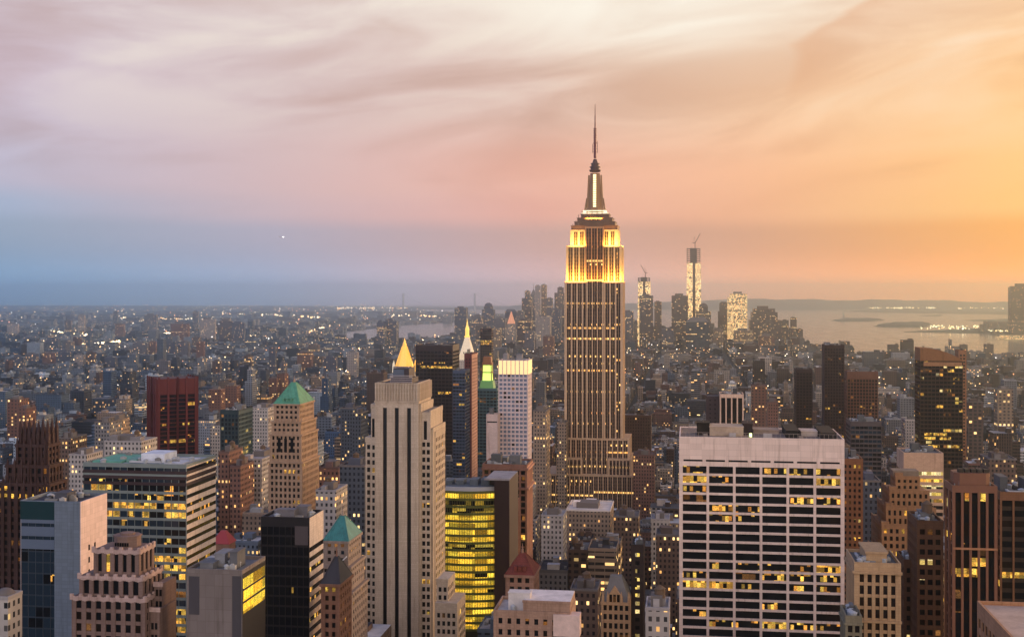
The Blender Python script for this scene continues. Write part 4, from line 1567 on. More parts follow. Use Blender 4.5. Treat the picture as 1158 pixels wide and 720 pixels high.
# --- brown Art Deco block with scalloped crown, bottom left
def scalloped():
    Y = 330.
    ms = stone('rosy_brick', 122, 100, 92, .18)
    mc_ = stone('pale_coping', 186, 160, 152, .1)
    cx = WX(131, Y)
    D = 22
    cyy = Y+D/2
    of = (cx, cyy)
    Zp = lambda p: WZ(p, cx, Y)
    root = thing('office_block', 'rosy brown stepped Art Deco block with a scalloped pale crown', 'office block', cx, cyy)
    reg(WX(80, Y), WX(186, Y), Y-3, Y+D+4, 720, 'the scalloped-crown block', Zp(620))
    wb, cb = MB(of), MB(of)
    pn = Panes(root, of)
    lit = {DK: 9, BR: 4, DM: .8, LT: .35}
    tiers = [(101, 153, 623, 653, 2.5, 10, 2.8, 5.6), (88, 160, 652, 677, 0.8, 13, 3.0, 5.4), (81, 164, 675, None, 0, 15, 3.0, 3.4)]
    for (a, c, tp, bp, yy, d, bw, fh) in tiers:
        a0, a1 = WX(a, Y), WX(c, Y)
        zt, zb = Zp(tp), (Zp(bp) if bp else 0)
        wb.box(a0+.5, a1-.5, Y+yy+.5, Y+yy+d-.01, zb, zt)
        rect = (a0, a1, Y+yy, Y+yy+d)
        zw = max(zb, Zp(732))
        for f in 'NW':
            grid(wb, pn, f, rect, zw, zt-1.3, bw, fh, 1.35, 1.1, .5, lit, span_d=-.2)
            u, n = FACES[f]
            Wd = a1-a0 if f == 'N' else d
            P = corner(f, *rect)
            wb.slab(P, u, n, 0, Wd, zt-1.3, zt, -.5, .1)
            nb = max(1, round(Wd/bw))
            for i in range(nb+1):     # pale pier caps, with scallops dipping in between
                aa = Wd*i/nb
                cb.slab(P, u, n, aa-.5, aa+.5, zt-1.1, zt+.6, -.45, .2)
            for i in range(nb):
                for q in range(5):
                    t_ = (q+.5)/5
                    s = Wd*(i+t_)/nb
                    dip = .75*sin(pi*t_)
                    cb.slab(P, u, n, s-.32, s+.32, zt-.7-dip, zt+.45-dip*.8, -.4, .18)
    # side bay on the right, further back and lower
    a0, a1 = WX(164, Y), WX(173, Y)
    wb.box(a0, a1, Y+6, Y+16, 0, Zp(664))
    wb.box(a0+.2, a1+.6, Y+3, Y+14, 0, Zp(690))
    cb.box(a0-.2, a1+.3, Y+5.7, Y+6.1, Zp(664)-.8, Zp(664)+.6)
    cb.box(a0, a1+.9, Y+2.7, Y+3.1, Zp(690)-.7, Zp(690)+.6)
    for k in range(5):
        for j in range(2):
            pn.add((a0+.4, Y+3 if k > 1 else Y+6), (1, 0), (0, -1), .1+j*1.1, .9+j*1.1, Zp(668)-2.5-3.4*k-(k > 1)*2.2, Zp(668)-.6-3.4*k-(k > 1)*2.2, .03, pick(lit))
    wb.build('wall', ms, root)
    cb.build('coping', mc_, root)
    pn.flush()
    b = MB(of)
    p0, p1 = WX(117, Y), WX(147, Y)
    ring = lambda r, o=0: [(WX(130, Y)+r*.85*cos(2*pi*(k+.5)/8), Y+8+r*.8*sin(2*pi*(k+.5)/8)) for k in range(8)]
    b.fr(ring(4.6), Zp(624), ring(4.6), Zp(611.5))
    b.fr(ring(5.0), Zp(611.5), ring(5.0), Zp(610))
    b.fr(ring(2.6), Zp(610), ring(2.6), Zp(607.5))
    b.build('drum', ms, root)
    b = MB(of)
    for k in range(6):
        x = WX(122, Y)+k*.75
        b.box(x, x+.4, Y+4.2, Y+4.6, Zp(621), Zp(617))
    b.build('arched_window', DK, root)
    b = MB(of); b.tint = (.06, .05, .05, 0)
    b.box(WX(103, Y), WX(152, Y), Y+3.5, Y+12, Zp(623)-.8, Zp(623)-.4)
    b.build('roof', ROOF_T, root)


scalloped()


# --- golden curtain wall with a gently bowed front
def golden():
    Y = 640.
    x0, x1, x2 = WX(494, Y), WX(559, Y), WX(577, Y)
    D = 30
    of = (x0, Y)
    cx = (x0+x1)/2
    Zp = lambda p: WZ(p, cx, Y)
    root = thing('office_tower', 'bowed glass office block glowing bright yellow on every storey', 'office tower', x0, Y)
    reg(x0, x2, Y-4, Y+D, 700, 'the glowing yellow glass block', Zp(560))
    def front(bow, e=0):
        n = 10
        pts = []
        for k in range(n+1):
            t_ = k/n
            pts.append((x0-e+(x1-x0+2*e)*t_, Y-e-bow*sin(pi*t_)+1.5*t_))
        return pts+[(x1+e, Y+D+e), (x0-e, Y+D+e)]
    H = Zp(557)
    nf = 19
    fh = (H-Zp(712))/nf
    b = MB(of)
    b.fr(front(3.0), 0, front(3.0), H-nf*fh)
    b.build('wall', mat('dark_olive_metal', L(44, 42, 26), .5), root)
    for k in range(nf):
        z = H-(k+1)*fh
        b = MB(of)
        b.fr(front(3.0), z+1.25, front(3.0), z+fh, cap=False)
        m_ = G_GOLD if k not in (1, 2, 7) else lit_mid
        b.build('window', m_, root)
    for k in range(nf+1):
        z = H-k*fh
        b = MB(of)
        b.fr(front(3.0, .35), z-.05, front(3.0, .35), z+1.28, bottom=True)
        b.build('spandrel', mat('olive_spandrel', L(88, 92, 44), .4), root)
    b = MB(of)
    for k in range(23):
        t_ = (k+.5)/23
        x, y = x0+(x1-x0)*t_, Y-3.0*sin(pi*t_)+1.5*t_
        b.box(x-.10, x+.10, y-.42, y-.1, H-nf*fh, H)
    b.build('mullion', mat('olive_mullion', L(70, 70, 40), .4), root)
    b = MB(of)
    b.fr(front(3.0, .1), H+1.2, front(3.0, .1), H+3.4)
    b.build('parapet', mat('pale_metal', L(170, 172, 176), .4), root)
    b = MB(of); b.tint = (.10, .12, .14, 0)
    b.fr(front(2.6, -.6), H+3.3, front(2.6, -.6), H+3.6)
    for q in (.1, .3, .55, .75):
        b.box(x0+(x1-x0)*q, x0+(x1-x0)*(q+.14), Y+4, Y+14, H+3.5, H+5.5+q*2)
    b.build('roof', ROOF_T, root)
    # dark core slab at its right
    b = MB(of)
    hs = Zp(541)
    b.box(x1+.4, x2, Y-3, Y+D, 0, hs)
    b.box(x1-5, x1+.39, Y+6, Y+D-1, 0, hs-.02)
    b.build('core_wall', mat('maroon_black_stone', L(40, 22, 24), .5, noise=.2), root)
    b = MB(of); b.tint = (.28, .26, .27, 0)
    b.box(x1-5, x2+.2, Y-3.2, Y-2.7, hs, hs+1)
    b.box(x1-5, x2-.2, Y-2.5, Y+D-.2, hs-.2, hs+.3)
    b.build('coping', ROOF_T, root)


lit_mid = lit_glass('half_lit_storey_glass', (1, .72, .1, 1), (.6, .35, .03, 1), 1.5, .6, .21, .31)
golden()

# --- simple but individually shaped towers -------------------------------------------------
LO = {DK: 8, BR: 3, DM: .6, LT: .5, PT: .4}
mwt = stone('white_brick_pier', 214, 196, 196, .06)
def crown425(k, nf):
    return {WM: 1} if nf-1-k in (0, 1, 2) else ({DK: 1, PALE: 8, DM: .25} if True else None)
PALE = mat('pale_sky_glass', (.14, .17, .24), .12, spec=.8)
r_, of, x0, x1, y0, y1, h = tower('apartment_tower', 'white pier-striped tower with a yellow floodlit crown', 'apartment tower', 563.5, 597, 409, 890, 22, mwt,
      {PALE: 9, DK: 1.5, DM: .2}, bw=3.0, fh=3.2, pier=.85, span=1.3, dep=.5, blank=9.5, side='W', yb=522, land='the white striped tower', roof=(.3, .28, .28, 0), side_kw=dict(bw=4.4, pier=2.6), rooms=2)
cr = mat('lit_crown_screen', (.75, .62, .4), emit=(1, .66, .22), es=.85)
for k in range(7):
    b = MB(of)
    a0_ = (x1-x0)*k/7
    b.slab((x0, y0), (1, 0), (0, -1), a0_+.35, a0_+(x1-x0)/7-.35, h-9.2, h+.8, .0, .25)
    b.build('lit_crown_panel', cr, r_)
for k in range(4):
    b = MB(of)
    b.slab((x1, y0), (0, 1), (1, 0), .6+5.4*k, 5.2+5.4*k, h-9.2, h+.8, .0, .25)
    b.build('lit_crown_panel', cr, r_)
tower('apartment_tower', 'short blank cream tower tucked against the white striped tower', 'apartment tower', 550, 562.8, 470, 878, 12, stone('cream_brick', 200, 178, 170, .06),
      {DK: 3, BR: 1}, bw=30, fh=50, pier=.5, span=49, blank=4, side='', yb=522, rooms=1, vents=0)
r_, of, x0, x1, y0, y1, h = tower('office_tower', 'brown masonry tower with tall arched windows below the white striped tower', 'office tower', 545.5, 596, 527, 700, 26, stone('umber_stone', 128, 92, 78, .16),
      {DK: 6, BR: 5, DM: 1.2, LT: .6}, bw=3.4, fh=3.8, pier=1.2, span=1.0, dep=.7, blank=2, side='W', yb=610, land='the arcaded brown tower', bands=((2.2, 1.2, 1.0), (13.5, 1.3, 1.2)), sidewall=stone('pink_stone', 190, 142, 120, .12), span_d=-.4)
for k in range(4):
    b = MB(of)
    xm = x0+(x1-x0)*(.30+.15*k)
    b.box(xm-1.1, xm+1.1, y0-.30, y0-.02, h-60, h-22)
    b.build('arched_window', G_DIM if k % 2 else BR, r_)
b = MB(of)
for k in range(5):
    xm = x0+(x1-x0)*(.225+.15*k)
    b.slab((xm, y0), (1, 0), (0, -1), -.9, .9, h-60, h-18, 0, .8)
b.build('arcade_pier', stone('rosy_pier', 168, 122, 102, .12), r_)

tower('office_tower', 'plain black box tower with a few orange lit windows, left of the golden spires', 'office tower', 470, 512, 391, 1350, 40, mat('black_bronze', L(42, 26, 28), .5, noise=.12),
      {DK: 14, BR: 6, DM: 1.2, PT: .8, LT: .3}, bw=4.2, fh=4.2, pier=.5, span=1.6, dep=.4, blank=6, side='W', yb=520, land='the black box tower', rooms=1,
      rowlit=lambda k, nf: {PT: 4, LT: 3, DK: 4} if nf-1-k in (3, 4, 11) else {DK: 14, BR: 6, DM: .8, LT: .15})
tower('apartment_tower', 'slim blue glass slab in front of the white clock tower', 'apartment tower', 512, 526, 420, 1180, 26, mat('blue_grey_metal', L(64, 74, 96), .4, noise=.1),
      {BL: 8, DK: 6, DM: .8, LT: .6}, bw=3.3, fh=3.3, pier=.3, span=1.2, dep=.4, blank=2, side='W', yb=560, land='the blue glass slab', rooms=1, vents=0)
tower('apartment_tower', 'slim maroon brick tower with a pale edge beside the blue glass slab', 'apartment tower', 525, 533.5, 401, 1230, 34, mat('maroon_brick', L(90, 42, 42), .8, noise=.15),
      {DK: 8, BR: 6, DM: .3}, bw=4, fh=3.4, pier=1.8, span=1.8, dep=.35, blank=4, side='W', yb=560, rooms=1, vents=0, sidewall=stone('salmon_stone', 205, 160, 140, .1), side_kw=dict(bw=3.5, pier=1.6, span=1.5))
tower('apartment_tower', 'dark slender glass tower behind the green lantern', 'apartment tower', 543, 556, 372, 2150, 18, mat('dark_bronze_panel', L(58, 40, 42), .4),
      {DK: 5, BR: 4, DM: 1, LT: 2.2}, bw=4.4, fh=4.6, pier=.6, span=1.5, dep=.5, blank=2, side='W', yb=420, land='the slender dark tower', rooms=1, vents=0)
r_, of, x0, x1, y0, y1, h = tower('office_tower', 'teal glass block topped by a lantern lit yellow and green', 'office tower', 538, 562, 440, 1400, 30, mat('teal_panel', L(70, 100, 108), .4, noise=.1),
      {BL: 8, DK: 4, DM: .8}, bw=4, fh=3.8, pier=.6, span=1.3, dep=.4, blank=2, side='W', yb=470, land='the lantern-topped block', rooms=0, vents=0)
cxx = (x0+x1)/2
sq = lambda r: [(cxx-r, y0+9-r), (cxx+r, y0+9-r), (cxx+r, y0+9+r), (cxx-r, y0+9+r)]
b = MB(of); b.fr(sq(8.5), h, sq(7), h+10); b.build('lantern_base', mat('lantern_base_green', L(90, 130, 90), .5, emit=(.4, 1, .2), es=.12), r_)
b = MB(of); b.fr(sq(5.4), h+10, sq(4.8), h+20, cap=False); b.fr(sq(4.8), h+20, sq(4.6), h+28); b.build('lantern_glass', mat('green_lantern_glass', (.4, .5, .2), emit=(.66, 1, .16), es=1.5), r_)
b = MB(of)
for sx_, sy_ in ((-1, -1), (1, -1), (1, 1), (-1, 1)):
    b.bar((cxx+sx_*5.6, y0+9+sy_*5.6, h+10), (cxx+sx_*5.0, y0+9+sy_*5.0, h+29), .5)
b.fr(sq(5.9), h+19, sq(5.9), h+20.2, bottom=True)
b.fr(sq(5.6), h+28, sq(5.6), h+31)
b.fr(sq(5.0), h+31, sq(4.4), h+38)
b.build('lantern_frame', mat('lantern_bronze', L(150, 96, 60), .5), r_)


# --- gold pyramid and white clock tower
def gold_pyramid():
    Y = 1900.
    cx = WX(456, Y)
    of = (cx, Y)
    Zp = lambda p: WZ(p, cx, Y)
    root = thing('skyscraper', 'stone tower with an octagonal gold pyramid roof, peeking over the striped tower', 'skyscraper', cx, Y)
    reg(cx-22, cx+24, Y-10, Y+50, 440, 'the gold pyramid', Zp(415))
    ms = cells('pale_stone_windows', wall=(.36, .31, .28, 1), bay=3, floor=3.6, wf=.45, hf=.5, plit=.12, es=2)
    b = MB(of)
    b.box(cx-20, cx+20, Y-10, Y+30, 0, Zp(424))
    b.box(cx-15, cx+15, Y-6, Y+24, Zp(424), Zp(414))
    b.build('wall', ms, root)
    gold = mat('glowing_gilt_tiles', (.83, .55, .16), .35, metal=.4, emit=(1, .46, .03), es=.6)  # glow painted in as emission; the gilt roof is no lamp
    oc = lambda r: [(cx+r*cos(2*pi*(k+.5)/8), Y+9+r*sin(2*pi*(k+.5)/8)) for k in range(8)]
    b = MB(of)
    b.fr(oc(14.5), Zp(414), oc(8), Zp(402))
    b.fr(oc(8), Zp(402), oc(3.6), Zp(391.5))
    for k in range(8):
        p, q = oc(14.6)[k], oc(3.7)[k]
        b.bar((*p, Zp(414)), (*q, Zp(391.5)), .5)
    b.build('pyramid_roof', gold, root)
    b = MB(of)
    b.cone(cx, Y+9, 3.4, 3.2, Zp(391.5), Zp(388.5), 8)
    b.cone(cx, Y+9, 2.4, .2, Zp(388.5), Zp(382.5), 8)
    b.build('lantern', gold, root)
    for sx_ in (-1, 1):
        for sy_ in (0, 1):
            b = MB(of)
            b.cone(cx+sx_*15, Y-3+sy_*24, 2.6, 2.2, Zp(421), Zp(413), 8)
            b.cone(cx+sx_*15, Y-3+sy_*24, 2.2, .1, Zp(413), Zp(407), 8)
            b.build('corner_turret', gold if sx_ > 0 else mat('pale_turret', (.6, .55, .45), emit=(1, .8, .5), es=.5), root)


def clock_tower():
    Y = 2000.
    x0, x1 = WX(519, Y), WX(534.5, Y)
    D = 26
    cx, cyy = (x0+x1)/2, Y+D/2
    of = (cx, cyy)
    Zp = lambda p: WZ(p, cx, Y)
    root = thing('clock_tower', 'white stone campanile tower with clock, pointed roof and glowing gold cupola', 'clock tower', cx, cyy)
    reg(x0-4, x1+4, Y, Y+D, 440, 'the white clock tower', Zp(400))
    ms = cells('white_marble_windows', wall=(.58, .50, .44, 1), bay=2.9, floor=3.6, wf=.35, hf=.5, plit=.05, es=1.5)
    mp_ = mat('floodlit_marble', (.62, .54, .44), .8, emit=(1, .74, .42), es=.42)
    sq = lambda r: [(cx-r, cyy-r), (cx+r, cyy-r), (cx+r, cyy+r), (cx-r, cyy+r)]
    b = MB(of)
    R = (x1-x0)/2
    b.fr(sq(R), 0, sq(R), Zp(408))
    b.fr(sq(R+1), Zp(409), sq(R+1), Zp(407))
    b.build('wall', ms, root)
    b = MB(of)
    b.fr(sq(R), Zp(407), sq(R), Zp(402))
    b.fr(sq(R+.8), Zp(402), sq(R+.8), Zp(401))
    b.fr(sq(R-.6), Zp(401), sq(3.4), Zp(381.5))
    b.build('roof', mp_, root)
    for i, q in enumerate((.25, .5, .75)):
        for j in range(2):
            d = MB(of)
            z = Zp(400-7*j)
            rr = (R-.6)*(1-(.12+.36*j))+1
            d.box(cx-rr*.7+rr*1.4*q-.8, cx-rr*.7+rr*1.4*q+.8, cyy-rr-.4, cyy-rr+2, z, z+3)
            d.build('dormer_window', G_BRN, root)
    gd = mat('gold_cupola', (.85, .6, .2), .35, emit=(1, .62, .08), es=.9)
    b = MB(of)
    b.fr(sq(4.2), Zp(381.5), sq(4.2), Zp(380))
    b.cone(cx, cyy, 3.4, 3.4, Zp(380), Zp(373), 8)
    b.cone(cx, cyy, 4.0, 1.0, Zp(373), Zp(367), 10)
    b.cone(cx, cyy, 1.3, .2, Zp(367), Zp(361), 8)
    b.build('cupola', gd, root)
    b = MB(of)
    for k in range(24):
        a0, a1 = 2*pi*k/24, 2*pi*(k+1)/24
        z = Zp(424)
        b.quad([(cx, cyy-R-.3, z), (cx+4*cos(a0), cyy-R-.3, z+4*sin(a0)), (cx+4*cos(a1), cyy-R-.3, z+4*sin(a1))][::1], 0)
    b.build('clock_face', mat('clock_dial', (.7, .7, .66), emit=(1, .9, .7), es=.6), root)


gold_pyramid()
clock_tower()


# --- maroon slab standing at an angle
def angled():
    Y = 1150.
    Rr = 27.
    cx = WX(195, Y+20)
    cyy = Y+20
    of = (0, 0)
    Zp = lambda p: WZ(p, cx, Y)
    root = thing('office_tower', 'maroon brick slab set at an angle, with tall dark window bays', 'office tower', cx, cyy)
    reg(cx-29, cx+29, cyy-28, cyy+28, 508, 'the angled maroon slab', Zp(427))
    ms = mat('maroon_ribbed_brick', L(98, 44, 40), .85, noise=.14, scale=.1)
    h = Zp(428)
    ang = radians(38)
    wb = MB(of)
    w1, w2 = 20.5, 20.5
    wb.box(-w1+.9, w1-.9, -w2+.9, w2-.9, 0, h-1)
    pn = Panes(root, of)
    rect = (-w1, w1, -w2, w2)
    for f in 'NWE':
        grid(wb, pn, f, rect, Zp(520), Zp(446), 9.6, 4.0, 1.8, .9, .9, {DK: 12, BR: 3, DM: .6, PT: .6, LT: .3}, edge=3.0, span_d=-.6,
             rowlit=lambda k, nf: {LT: 2, PT: 3, DK: 2} if nf-1-k in (2, 11) else {DK: 12, BR: 3, DM: .6, PT: .5})
        u, n = FACES[f]
        P = corner(f, *rect)
        wb.slab(P, u, n, 0, 41, Zp(446), h, -.9, 0)
        wb.slab(P, u, n, 0, 41, 0, Zp(520), -.9, 0)
        for k in range(6):
            aa = 3.0-.9+k*(41-6+1.8)/4 if k < 5 else 20.5
            wb.slab(P, u, n, aa-1, aa+1, Zp(520), h+1.6, -.2, .9)
    wb.build('wall', ms, root)
    pn.flush()
    b = MB(of); b.tint = (.1, .06, .06, 0)
    b.box(-w1+1, w1-1, -w2+1, w2-1, h-1, h-.3)
    b.build('roof', ROOF_T, root)
    root.rotation_euler = (0, 0, ang)


angled()
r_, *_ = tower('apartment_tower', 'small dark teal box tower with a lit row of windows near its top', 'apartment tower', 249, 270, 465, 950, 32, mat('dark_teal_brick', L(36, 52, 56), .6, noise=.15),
      {DK: 10, BL: 4, DM: .8, LT: 1.0, WM: .3}, bw=3.2, fh=3.5, pier=1.0, span=1.2, dep=.4, blank=2.5, side='W', yb=520, land='the small dark teal tower', rooms=2, sidewall=mat('teal_grid', L(64, 84, 86), .6))

# right half
tower('office_tower', 'slim office tower with cream vertical piers and a white cap behind the white slab', 'office tower', 814, 841, 447, 1100, 26, stone('cream_pier', 222, 188, 164, .05),
      {DK: 8, BR: 4, DM: .3}, bw=5.4, fh=3.8, pier=1.2, span=1.3, dep=1.0, blank=2.2, side='', yb=487, land='the cream-piered tower', rooms=1, span_d=-.95, spandrel=G_BRN,
      rowlit=lambda k, nf: {LT: 5, DK: 1} if nf-1-k in (7, 10, 11) else {DK: 9, DM: 1, LT: .6})
tower('apartment_tower', 'dark blank slab joined to the left of the cream-piered tower', 'apartment tower', 798.5, 813.4, 449, 1110, 24, mat('mauve_black', L(56, 42, 46), .6),
      {DK: 1, BR: 1}, bw=5, fh=4, pier=3, span=2.6, blank=2, side='', yb=487, rooms=0, vents=0)
tower('apartment_tower', 'tall near-black tower standing apart just left of the bay', 'apartment tower', 932, 955, 391, 1400, 26, mat('black_brown_brick', L(50, 32, 30), .7, noise=.15),
      {DK: 12, BR: 5, DM: .8, LT: .9}, bw=3.2, fh=3.5, pier=1.1, span=1.4, dep=.5, blank=3, side='', yb=486, land='the tall near-black tower', rooms=3)
r_ = bpy.context.scene.objects[-1] if False else None
tower('apartment_tower', 'dark brown tower with a narrow raised crown, just left of the near-black one', 'apartment tower', 900, 919, 420, 1500, 26, mat('black_brown_brick', L(50, 32, 30)),
      {DK: 12, BR: 5, DM: .8, LT: .6}, bw=3.6, fh=3.6, pier=1.2, span=1.5, dep=.5, blank=2, side='E', yb=486, rooms=3, par=3)
tower('office_tower', 'broad brown office slab with a pale louvred top storey', 'office tower', 958, 993, 421, 1480, 30, stone('hazy_brown_panel', 116, 80, 64, .1),
      {DK: 8, BR: 6, DM: .8, PT: .4}, bw=3.6, fh=3.9, pier=.8, span=1.6, dep=.5, blank=1, side='E', yb=470, land='the broad brown slab', rooms=1,
      spandrel=stone('hazy_brown_spandrel', 100, 68, 54, .1), bands=((7.5, 7.5, .3),), vents=2)
tower('office_tower', 'long low blue-grey glass office block right behind the white slab', 'office tower', 962, 997, 478, 1060, 30, mat('slate_panel', L(76, 66, 66), .5, noise=.1),
      {BL: 4, DK: 8, DM: .8, LT: .4}, bw=3.6, fh=3.8, pier=.4, span=1.4, dep=.4, blank=3, side='E', yb=540, rooms=2)


def curved_top():
    Y = 1150.
    x0, x1 = WX(1040.5, Y), WX(1089, Y)
    D = 26
    cx, cyy = (x0+x1)/2, Y+D/2
    of = (cx, cyy)
    Zp = lambda p: WZ(p, cx, Y)
    root = thing('apartment_tower', 'dark glass tower with a curved sloping top at the right', 'apartment tower', cx, cyy)
    reg(x0, x1, Y, Y+D, 520, 'the curved-top tower', Zp(400))
    m = mat('brown_black_panel', L(54, 36, 28), .5, noise=.12)
    wb = MB(of)
    zt = Zp(408)
    wb.box(x0+.5, x1-.5, Y+.5, Y+D, 0, zt)
    pn = Panes(root, of)
    rect = (x0, x1, Y, Y+D)
    lit = {DK: 12, BR: 4, LT: 1.2, DM: 1.2, WM: .5, PT: .5}
    for f in 'NE':
        grid(wb, pn, f, rect, Zp(530), zt-.4, 3.4, 3.6, .35, 1.2, .5, lit, span_d=-.1)
        u, n = FACES[f]
        wb.slab(corner(f, *rect), u, n, 0, x1-x0 if f == 'N' else D, 0, Zp(530), -.5, 0)
    wb.build('wall', m, root)
    pn.flush()
    n = 16
    prof = [(x0+(x1-x0)*k/n, zt+(Zp(394)-zt)*(1-(k/n)**2.2)+.5) for k in range(n+1)]
    b = MB(of)
    for yy in (Y, Y+D):
        pts = [(x0, yy, zt)]+[(x1, yy, zt)]+[(p[0], yy, p[1]) for p in prof[::-1]]
        b.quad(pts if yy == Y else pts[::-1])
    for k in range(n):
        (xa, za), (xb, zb) = prof[k], prof[k+1]
        b.quad([(xa, Y, za), (xb, Y, zb), (xb, Y+D, zb), (xa, Y+D, za)])
    b.quad([(x0, Y+D, zt), (x0, Y, zt), (x0, Y, prof[0][1]), (x0, Y+D, prof[0][1])])
    b.build('crown', stone('brown_metal_crown', 140, 98, 66, .1), root)
    b = MB(of)
    b.slab((x0, Y), (1, 0), (0, -1), 3, x1-x0-1, zt-4.8, zt-1.0, .02, .35)
    b.build('pale_band', stone('pale_brown_band', 160, 118, 84, .08), root)


curved_top()
tower('apartment_tower', 'narrow pale brown block peeping out behind the curved-top tower', 'apartment tower', 1084, 1093, 397, 1500, 20, stone('tan_block', 150, 106, 76, .1),
      {DK: 4, BR: 4, DM: .5}, bw=4, fh=4, pier=1.6, span=2, blank=4, side='E', yb=500, rooms=1, vents=0)

# stepped tan block, cluster at right
def stepped_tan():
    Y = 640.
    cx = WX(1028, Y)
    cyy = Y+20
    of = (cx, cyy)
    Zp = lambda p: WZ(p, cx, Y)
    root = thing('office_block', 'tan brick ziggurat block stepping up in many setbacks', 'office block', cx, cyy)
    reg(WX(994, Y), WX(1068, Y), Y-6, Y+44, 640, 'the tan ziggurat', Zp(560))
    ms = stone('tan_brick', 150, 112, 80, .16)
    wb = MB(of)
    pn = Panes(root, of)
    lit = {DK: 7, BR: 6, DM: 1.0, LT: .5, WM: .3}
    for (a, c, tp, bp, yy, d) in ((1016, 1044, 543, 559, 9, 16), (1008, 1054, 558, 577, 6, 24), (1003, 1060, 576, 597, 3, 30), (997, 1066, 596, 632, 0, 36), (994, 1068, 631, None, -5, 44)):
        a0, a1 = WX(a, Y), WX(c, Y)
        zt, zb = Zp(tp), (Zp(bp) if bp else 0)
        wb.box(a0+.4, a1-.4, Y+yy+.4, Y+yy+d, zb, zt)
        zw = max(zb, Zp(733))
        for f in 'NE':
            rect = (a0, a1, Y+yy, Y+yy+d)
            grid(wb, pn, f, rect, zw, zt-1, 2.8, 3.4, 1.5, 1.6, .4, lit, edge=1.2, span_d=-.02)
            u, n = FACES[f]
            wb.slab(corner(f, *rect), u, n, 0, a1-a0 if f == 'N' else d, zt-1, zt+.9, -.4, .15)
        wb.box(a0+.02, a0+4, Y+yy+1, Y+yy+5, zt, zt+2.4)
    wb.build('wall', ms, root)
    pn.flush()
    b = MB(of); b.tint = (.2, .15, .11, 0)
    b.box(cx-6, cx+7, Y+12, Y+22, Zp(543), Zp(536))
    b.build('penthouse', ROOF_T, root)


stepped_tan()
tower('office_tower', 'cream office block with a windowless top and brightly lit ribbon storeys', 'office tower', 1022, 1067, 514, 780, 26, stone('cream_panel', 196, 160, 132, .06),
      {DK: 5, WM: 1, BR: 2}, bw=6, fh=4.2, pier=.15, span=2.0, dep=.4, blank=10.5, side='E', yb=560, land='the lit ribbon-window block', rooms=2, edge=.3, tanks=0,
      rowlit=lambda k, nf: {WM: 5, LT: 1} if nf-1-k in (0, 1, 3, 4) else {DK: 4, WM: 2, PT: 1})
mbv = mat('bronze_brown_granite', L(118, 78, 58), .6, noise=.12)
r_, of, x0, x1, y0, y1, h = tower('office_tower', 'dark bronze tower with closely spaced vertical piers and a recessed roof drum', 'office tower', 1077, 1128, 553, 430, 13, mbv,
      {DK: 12, BR: 4, LT: 1.0, DM: 1.4, WM: .5, PT: 2.2}, bw=3.0, fh=3.7, pier=.8, span=.8, dep=.7, blank=1.2, side='E', yb=720, land='the bronze piered tower', rooms=0, span_d=-.6, spandrel=G_BRN, kit=True, vents=2,
      side_kw=dict(bw=5.5, pier=2.2), roof=(.12, .09, .07, 0), edge=1.0)
b = MB(of); b.tint = (.22, .13, .09, 0)
b.fr([(x0+3, y0+3), (x1-3, y0+3), (x1-1.4, y0+5), (x1-1.4, y1-3), (x1-3, y1-1), (x0+3, y1-1), (x0+1.4, y1-3), (x0+1.4, y0+5)], h, [(x0+3, y0+3), (x1-3, y0+3), (x1-1.4, y0+5), (x1-1.4, y1-3), (x1-3, y1-1), (x0+3, y1-1), (x0+1.4, y1-3), (x0+1.4, y0+5)], h+5)
b.build('roof_drum', mbv, r_)
b = MB(of); b.tint = (.05, .04, .03, 0)
for k in range(5):
    b.box(x0+3+k*2.1, x0+4.6+k*2.1, y0+4.5, y0+7+k % 2*2, h+5, h+6.2)
b.build('cooling_unit', ROOF_T, r_)
b = MB(of)
b.slab((x0, y0), (1, 0), (0, -1), 0, x1-x0, h-20.6, h-19.9, 0, .35)
b.build('belt_course', stone('pale_tan_trim', 170, 120, 84, .1), r_)
tower('office_block', 'brown block with lit window pairs between the tan ziggurat and the bronze tower', 'office block', 1037, 1067, 592, 462, 20, stone('deep_brown_brick', 92, 64, 46, .15),
      {DK: 6, BR: 4, WM: 1.2, DM: 1}, bw=2.4, fh=3.7, pier=1.0, span=1.7, dep=.4, blank=2, side='E', yb=720, rooms=2, tanks=1)
tower('office_block', 'low dark brown stepped block between the tan classical block and the brown one', 'office block', 1022, 1040, 636, 474, 16, stone('umber_brick', 84, 58, 42, .15),
      {DK: 6, BR: 4, DM: 1, WM: .5}, bw=2.4, fh=3.6, pier=1.1, span=1.7, dep=.4, blank=2, side='E', yb=720, rooms=2)
r_, of, x0, x1, y0, y1, h = tower('office_block', 'pale tan classical block with pilasters and a set-back attic', 'office block', 966, 1019, 640, 420, 22, stone('classical_tan_stone', 178, 146, 110, .1),
      {DK: 6, BR: 6, DM: .6}, bw=2.5, fh=4.0, pier=1.15, span=1.1, dep=.5, blank=2.6, side='E', yb=720, land='the pale classical block', rooms=0, span_d=-.35, bands=((2.6, .9, .7), (19, .8, .5)), edge=1.8)
b = MB(of)
b.box(x0+4.5, x1-4, y0+4, y1-2, h, h+3.4)
b.box(x0+4.1, x1-3.6, y0+3.6, y1-1.6, h+3.4, h+4.1, bottom=True)
b.build('attic', stone('classical_tan_stone', 178, 146, 110), r_)
tower('apartment_tower', 'brown brick balcony tower half hidden by the right edge of the white slab', 'apartment tower', 952, 976, 521, 640, 20, stone('orange_brown_brick', 126, 84, 58, .15),
      {DK: 6, BR: 4, WM: 1, DM: 1.5, LT: .6}, bw=2.5, fh=3.1, pier=1.2, span=1.5, dep=.5, blank=2, side='', yb=620, rooms=2, tanks=1)
